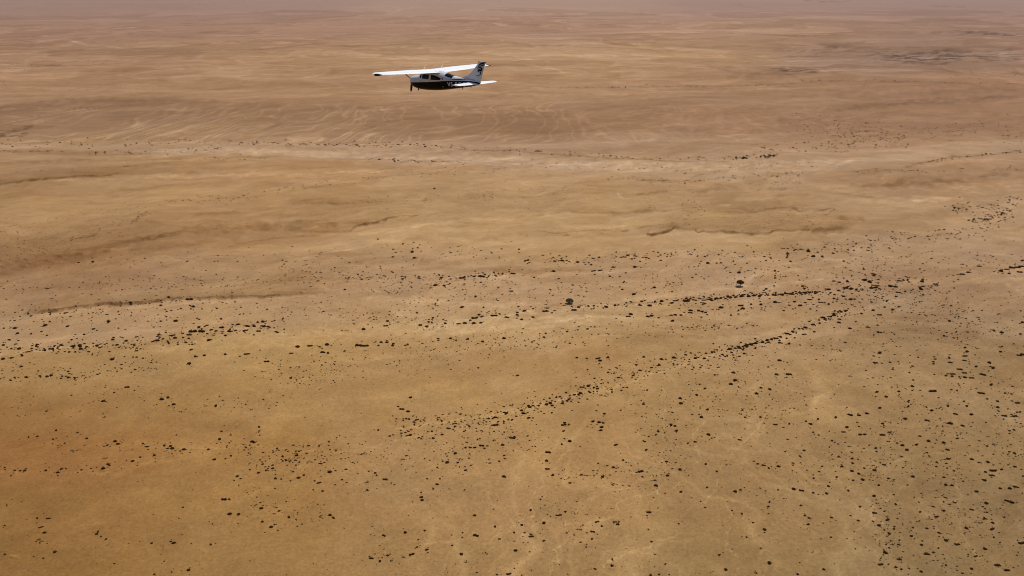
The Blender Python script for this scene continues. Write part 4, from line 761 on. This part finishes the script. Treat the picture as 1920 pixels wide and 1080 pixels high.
# ---- everything smaller: merged
small = [(u, v, w, m) for (u, v, w, m) in REST]
def line_dots(pts, spread, n, w0, w1):
    us = [p[0] for p in pts]; vs_ = [p[1] for p in pts]; seg = np.hypot(np.diff(us), np.diff(vs_) * 2); cum = np.r_[0, np.cumsum(seg)]
    for _ in range(n):
        t = nrng.random() * cum[-1]; u = np.interp(t, cum, us); v = np.interp(t, cum, vs_)
        small.append((u + nrng.normal() * spread * 1.5, v + nrng.normal() * spread, w0 + (w1 - w0) * nrng.random() ** 2, 0))
for a in [([(0, 268), (450, 267), (750, 270), (850, 277), (960, 284)], 4, 190, 1.0, 2.6), ([(165, 286), (320, 287), (420, 275)], 3, 70, 1.0, 2.8), ([(0, 284), (115, 284)], 1, 40, .9, 2.0),
          ([(20, 322), (190, 320), (330, 303), (500, 297)], 3, 110, .9, 2.2), ([(0, 347), (110, 338), (195, 332)], 1, 36, .8, 1.8), ([(440, 267), (830, 273)], 1.6, 70, 1.2, 3.0), ([(680, 297), (880, 308)], 2, 50, 1.4, 3.4),
          ([(300, 380), (450, 370), (560, 350), (645, 335), (800, 325), (960, 322)], 5, 270, .9, 2.6), ([(645, 380), (760, 378), (900, 362)], 4, 110, .9, 2.2), ([(880, 372), (930, 362)], 4, 40, 1, 2.4),
          ([(0, 478), (100, 455), (200, 440), (275, 400)], 10, 240, .9, 2.6), ([(244, 424), (276, 400)], 1.5, 22, 1.6, 3.0), ([(130, 448), (180, 441)], 2, 24, 1.4, 2.8), ([(0, 440), (240, 395)], 14, 220, .8, 2.0),
          ([(450, 415), (700, 400), (960, 385)], 12, 260, .7, 1.7), ([(120, 491), (400, 488), (700, 480)], 10, 70, 1.4, 3.6), ([(690, 470), (960, 470)], 9, 60, 1.6, 4.4),
          ([(0, 163), (300, 161)], 4, 40, .8, 1.2), ([(0, 125), (220, 122)], 6, 60, .8, 1.2), ([(1000, 162), (1360, 160), (1500, 154), (1918, 156)], 1.2, 170, .8, 1.7), ([(1780, 138), (1910, 142)], 5, 40, .8, 1.5),
          ([(1500, 240), (1918, 250)], 12, 300, .8, 2.0), ([(1560, 262), (1700, 262)], 9, 110, 1.0, 2.8), ([(960, 282), (1130, 292), (1250, 297), (1460, 296)], 2.6, 110, 1.0, 2.6), ([(1370, 300), (1455, 295)], .9, 30, 1.8, 4.4),
          ([(1410, 284), (1500, 279), (1600, 277)], 6, 60, 1.2, 3.0), ([(1700, 310), (1800, 293), (1918, 284)], 1.8, 90, 1.0, 2.6), ([(1600, 322), (1760, 322), (1918, 315)], 3, 90, 1.0, 3.0), ([(960, 310), (1300, 318), (1560, 312)], 6, 120, 1.0, 2.8),
          ([(1140, 335), (1210, 340), (1290, 341), (1400, 332), (1500, 328)], 2.4, 110, 1.2, 3.0), ([(1440, 345), (1500, 335)], 7, 60, .9, 1.8), ([(960, 345), (1100, 365)], 14, 70, 1, 2.0),
          ([(1240, 430), (1290, 405), (1310, 385), (1290, 370)], 9, 130, 1.0, 2.4), ([(1180, 380), (1300, 360)], 12, 60, .9, 2.0), ([(1370, 420), (1560, 425)], 10, 120, .9, 2.2), ([(1400, 400), (1580, 405)], 9, 70, .9, 1.8),
          ([(1010, 435), (1150, 428)], 4, 30, .9, 1.8), ([(1780, 388), (1850, 395), (1918, 372)], 7, 110, 1.4, 4.2), ([(1825, 412), (1865, 405), (1895, 392)], 3, 70, 1.8, 4.6), ([(1600, 452), (1700, 447), (1800, 440), (1918, 400)], 8, 170, 1.2, 4.0),
          ([(980, 490), (1100, 487), (1280, 476), (1400, 478), (1500, 467), (1640, 462)], 5, 300, 1.2, 4.6), ([(0, 540), (200, 535), (400, 530), (620, 520)], 9, 300, 1.0, 3.4), ([(520, 500), (640, 510), (760, 525)], 12, 150, 1.2, 3.6),
          ([(640, 520), (760, 520), (860, 518), (960, 512)], 3, 120, 1.4, 4.6), ([(700, 545), (820, 530), (960, 525)], 7, 130, 1.2, 3.4), ([(760, 560), (1000, 540), (1280, 530)], 16, 260, 1.2, 3.8), ([(60, 588), (240, 571), (360, 561)], 2, 70, 1.2, 3.6),
          ([(1280, 510), (1500, 505), (1700, 495)], 16, 260, 1.2, 4.0), ([(1640, 500), (1800, 490), (1918, 490)], 20, 160, 1.2, 4.0), ([(0, 600), (300, 590), (640, 580)], 16, 330, 1.2, 4.2), ([(0, 650), (150, 655), (300, 640), (520, 612)], 8, 300, 1.4, 5.0),
          ([(0, 700), (140, 706), (300, 680)], 8, 150, 1.4, 4.4), ([(640, 590), (760, 600), (860, 595)], 12, 170, 1.2, 3.6), ([(900, 590), (1100, 575), (1300, 563)], 4, 130, 1.2, 4.4), ([(1280, 562), (1450, 550), (1560, 545)], 3.4, 190, 1.6, 5.0),
          ([(1280, 585), (1500, 570), (1660, 560)], 9, 180, 1.4, 4.6), ([(1560, 540), (1700, 550), (1760, 530)], 16, 160, 1.4, 4.4), ([(1280, 612), (1410, 607)], 3, 60, 1.4, 4.0), ([(1340, 662), (1460, 635), (1600, 582)], 5, 160, 1.6, 4.8),
          ([(480, 690), (700, 680), (900, 655), (1080, 630), (1280, 615)], 12, 420, 1.0, 3.6), ([(560, 720), (640, 690)], 16, 120, 1.0, 3.2), ([(640, 650), (1000, 650)], 16, 140, 1.0, 3.4),
          ([(1130, 712), (1240, 690), (1400, 660)], 12, 260, 1.2, 4.4), ([(1700, 560), (1800, 590), (1840, 650)], 22, 260, 1.0, 3.4), ([(1500, 640), (1700, 620), (1900, 600)], 34, 300, 1.2, 3.8),
          ([(740, 800), (900, 790), (980, 765), (1080, 740), (1160, 722)], 11, 400, 1.2, 4.6), ([(800, 860), (900, 830), (1000, 800)], 20, 190, 1.0, 3.8), ([(300, 770), (480, 750), (560, 735)], 9, 80, 1.2, 3.6), ([(460, 870), (560, 860), (640, 850)], 14, 190, 1.2, 4.0),
          ([(100, 830), (300, 840), (480, 835)], 14, 80, 1.2, 3.6), ([(0, 880), (200, 885), (350, 850)], 6, 50, 1.2, 3.6), ([(470, 950), (620, 970)], 22, 70, 1.2, 3.4), ([(640, 870), (760, 860)], 22, 70, 1.2, 3.2),
          ([(1180, 740), (1240, 800), (1260, 860), (1230, 900)], 16, 200, 1.0, 3.4), ([(1040, 890), (1160, 880), (1260, 880)], 10, 80, 1.2, 3.6), ([(1000, 970), (1080, 950), (1200, 900)], 18, 90, 1.0, 3.4),
          ([(1280, 760), (1400, 760), (1500, 780)], 26, 240, 1.0, 3.4), ([(1680, 720), (1700, 780), (1670, 830), (1640, 900)], 7, 120, 1.0, 3.4), ([(1500, 840), (1620, 850), (1700, 870)], 22, 120, 1.0, 3.4),
          ([(1700, 760), (1780, 800), (1760, 860), (1790, 920)], 18, 260, 1.0, 3.6), ([(1820, 720), (1900, 780), (1880, 880)], 26, 240, 1.0, 3.8), ([(1700, 1000), (1780, 980), (1860, 960)], 26, 260, 1.0, 3.6), ([(1640, 930), (1660, 980), (1660, 1060)], 8, 110, 1.0, 3.4),
          ([(1700, 1060), (1800, 1050), (1900, 1040)], 14, 120, 1.0, 3.4), ([(1400, 920), (1500, 900), (1600, 900)], 30, 70, 1.0, 3.0), ([(640, 1040), (900, 1050), (1200, 1060)], 26, 110, 1.0, 3.2), ([(1300, 700), (1500, 700), (1700, 690)], 26, 260, 1.0, 3.4),
          ([(0, 760), (150, 760), (300, 745)], 14, 60, 1.2, 3.0), ([(250, 1030), (350, 1060)], 24, 20, 1.2, 3)]:
    line_dots(*a)
for _ in range(1900): small.append((nrng.random() * 1920, 470 + 640 * nrng.random(), 1.0 + 1.6 * nrng.random() ** 2, 0))
for (u, v, w, m) in list(BUSH):                  # seedlings around the measured shrubs
    if nrng.random() < .6 and v > 470:
        for _ in range(nrng.integers(1, 4)): small.append((u + nrng.normal() * w * 1.7, v + nrng.normal() * w * .7, w * (.18 + .25 * nrng.random()), m if nrng.random() < .5 else 1))
small = [s for s in small if -60 < s[0] < 1980 and s[1] < 1120]
for (u, v, w, m) in list(small) + list(BUSH):    # the same kind of growth goes on beyond both edges of the view
    if u < 480: small.append((-u - 4, v + 10 * nrng.normal(), w, m))
    elif u > 1440: small.append((3844 - u, v + 10 * nrng.normal(), w, m))
def merged_shrubs(items):
    P = []
    for k in range(16):
        rs = random.Random(500 + k); vs, fs = [], []
        blob_verts(rs, 3, 7, 0, 0, .48, .42 * rs.uniform(.75, 1.2), .36, vs, fs, .4)
        if k % 2: blob_verts(rs, 3, 6, .34 * (1 if k % 4 == 1 else -1), rs.uniform(-.2, .2), .24, .2, .22, vs, fs, .4)
        P.append((np.array(vs), fs))
    arr = np.array([(u, v, w, m) for u, v, w, m in items]); x, y = ground_at(arr[:, 0], arr[:, 1]); z = relief(x, y); W = np.where(arr[:, 1] < 300, 1.3, 1.12) * arr[:, 2] * (y * CP + CAM_H * SP) / FPX
    V, F, MI = [], [], []; off = 0
    for i in range(len(items)):
        vs, fs = P[nrng.integers(0, 16)]; a = nrng.normal() * .4 + (math.pi if nrng.random() < .5 else 0); c_, s_ = math.cos(a), math.sin(a)
        q = vs.copy(); q[:, 2] *= .9 + .4 * nrng.random(); X = q[:, 0] * c_ - q[:, 1] * s_ * .9; Y = q[:, 0] * s_ + q[:, 1] * c_ * .9
        far = 1.0 if arr[i, 1] > 300 else 1.4
        V.append(np.stack([X * W[i] + x[i], Y * W[i] + y[i], q[:, 2] * W[i] * far + z[i]], -1))
        F += [tuple(off + t for t in f) for f in fs]; MI += [int(arr[i, 3])] * len(fs); off += len(q)
    V = np.concatenate(V)
    o = mesh_obj("scattered_small_shrubs", V.tolist(), F, M_bush[:2], smooth=False, fmat=MI)
    tag(o, "countless small dark shrubs dotted over the whole sand plain", "shrubs", kind="stuff")
merged_shrubs(small)

# ---- two acacias
def acacia(u, v, wpx, hpx, label, m, seed, lean, gap):
    rs = random.Random(seed); x, y, z, W = place(u, v, wpx); H = hpx / wpx * W * 1.06
    root = bpy.data.objects.new("acacia_tree", None); col.objects.link(root); root.location = (x, y, z); tag(root, label, "tree")
    vs, fs = [], []
    def limb(p0, p1, r0, r1):
        v2, f2 = tube(p0, p1, r0, r1, 7); b0 = len(vs); vs.extend(v2); fs.extend([tuple(b0 + t for t in f) for f in f2])
    fork = Vector((lean * W * .04, 0, H * .28)); limb((0, 0, -.3), fork, W * .032, W * .026)
    ends = []
    for k in range(7):
        a = 2 * math.pi * k / 7 + rs.uniform(-.3, .3); e = Vector((math.cos(a) * W * .30, math.sin(a) * W * .28, H * rs.uniform(.55, .75)))
        mid = fork.lerp(e, .5) + Vector((0, 0, -.04 * H)); limb(fork, mid, W * .018, W * .012); limb(mid, e, W * .012, W * .005); ends.append(e)
    mesh_obj("trunk", vs, fs, M_bush[3], root)
    vs, fs = [], []
    for k in range(26):
        a = rs.uniform(0, 6.28); q = rs.random() ** .5; cx = W * .40 * q * math.cos(a); cy = W * .38 * q * math.sin(a); cz = H * (.42 + .38 * (1 - q * q) + rs.uniform(-.10, .05)); r = W * rs.uniform(.12, .20)
        if gap and cx < -.10 * W and cz < .55 * H: cz += .10 * H
        b0 = len(vs); blob_verts(rs, 4, 8, 0, 0, r, r, r * .6, vs, fs, .3); leaves(rs, 70, 0, 0, r * 1.1, r * 1.1, r * .8, vs, fs, W * .016, -.6)
        for t in range(b0, len(vs)): vs[t] = (vs[t][0] + cx, vs[t][1] + cy, vs[t][2] + cz)
    mesh_obj("crown", vs, fs, M_bush[m], root, smooth=False)
    return root
acacia(1388, 536, 16, 12.5, "dark umbrella-shaped acacia tree alone on pale sand, the upper right of the two", 0, 3, 1, True)
acacia(1068, 570, 14.5, 9.5, "dense olive green acacia tree left of the darker one", 2, 5, 0, False)
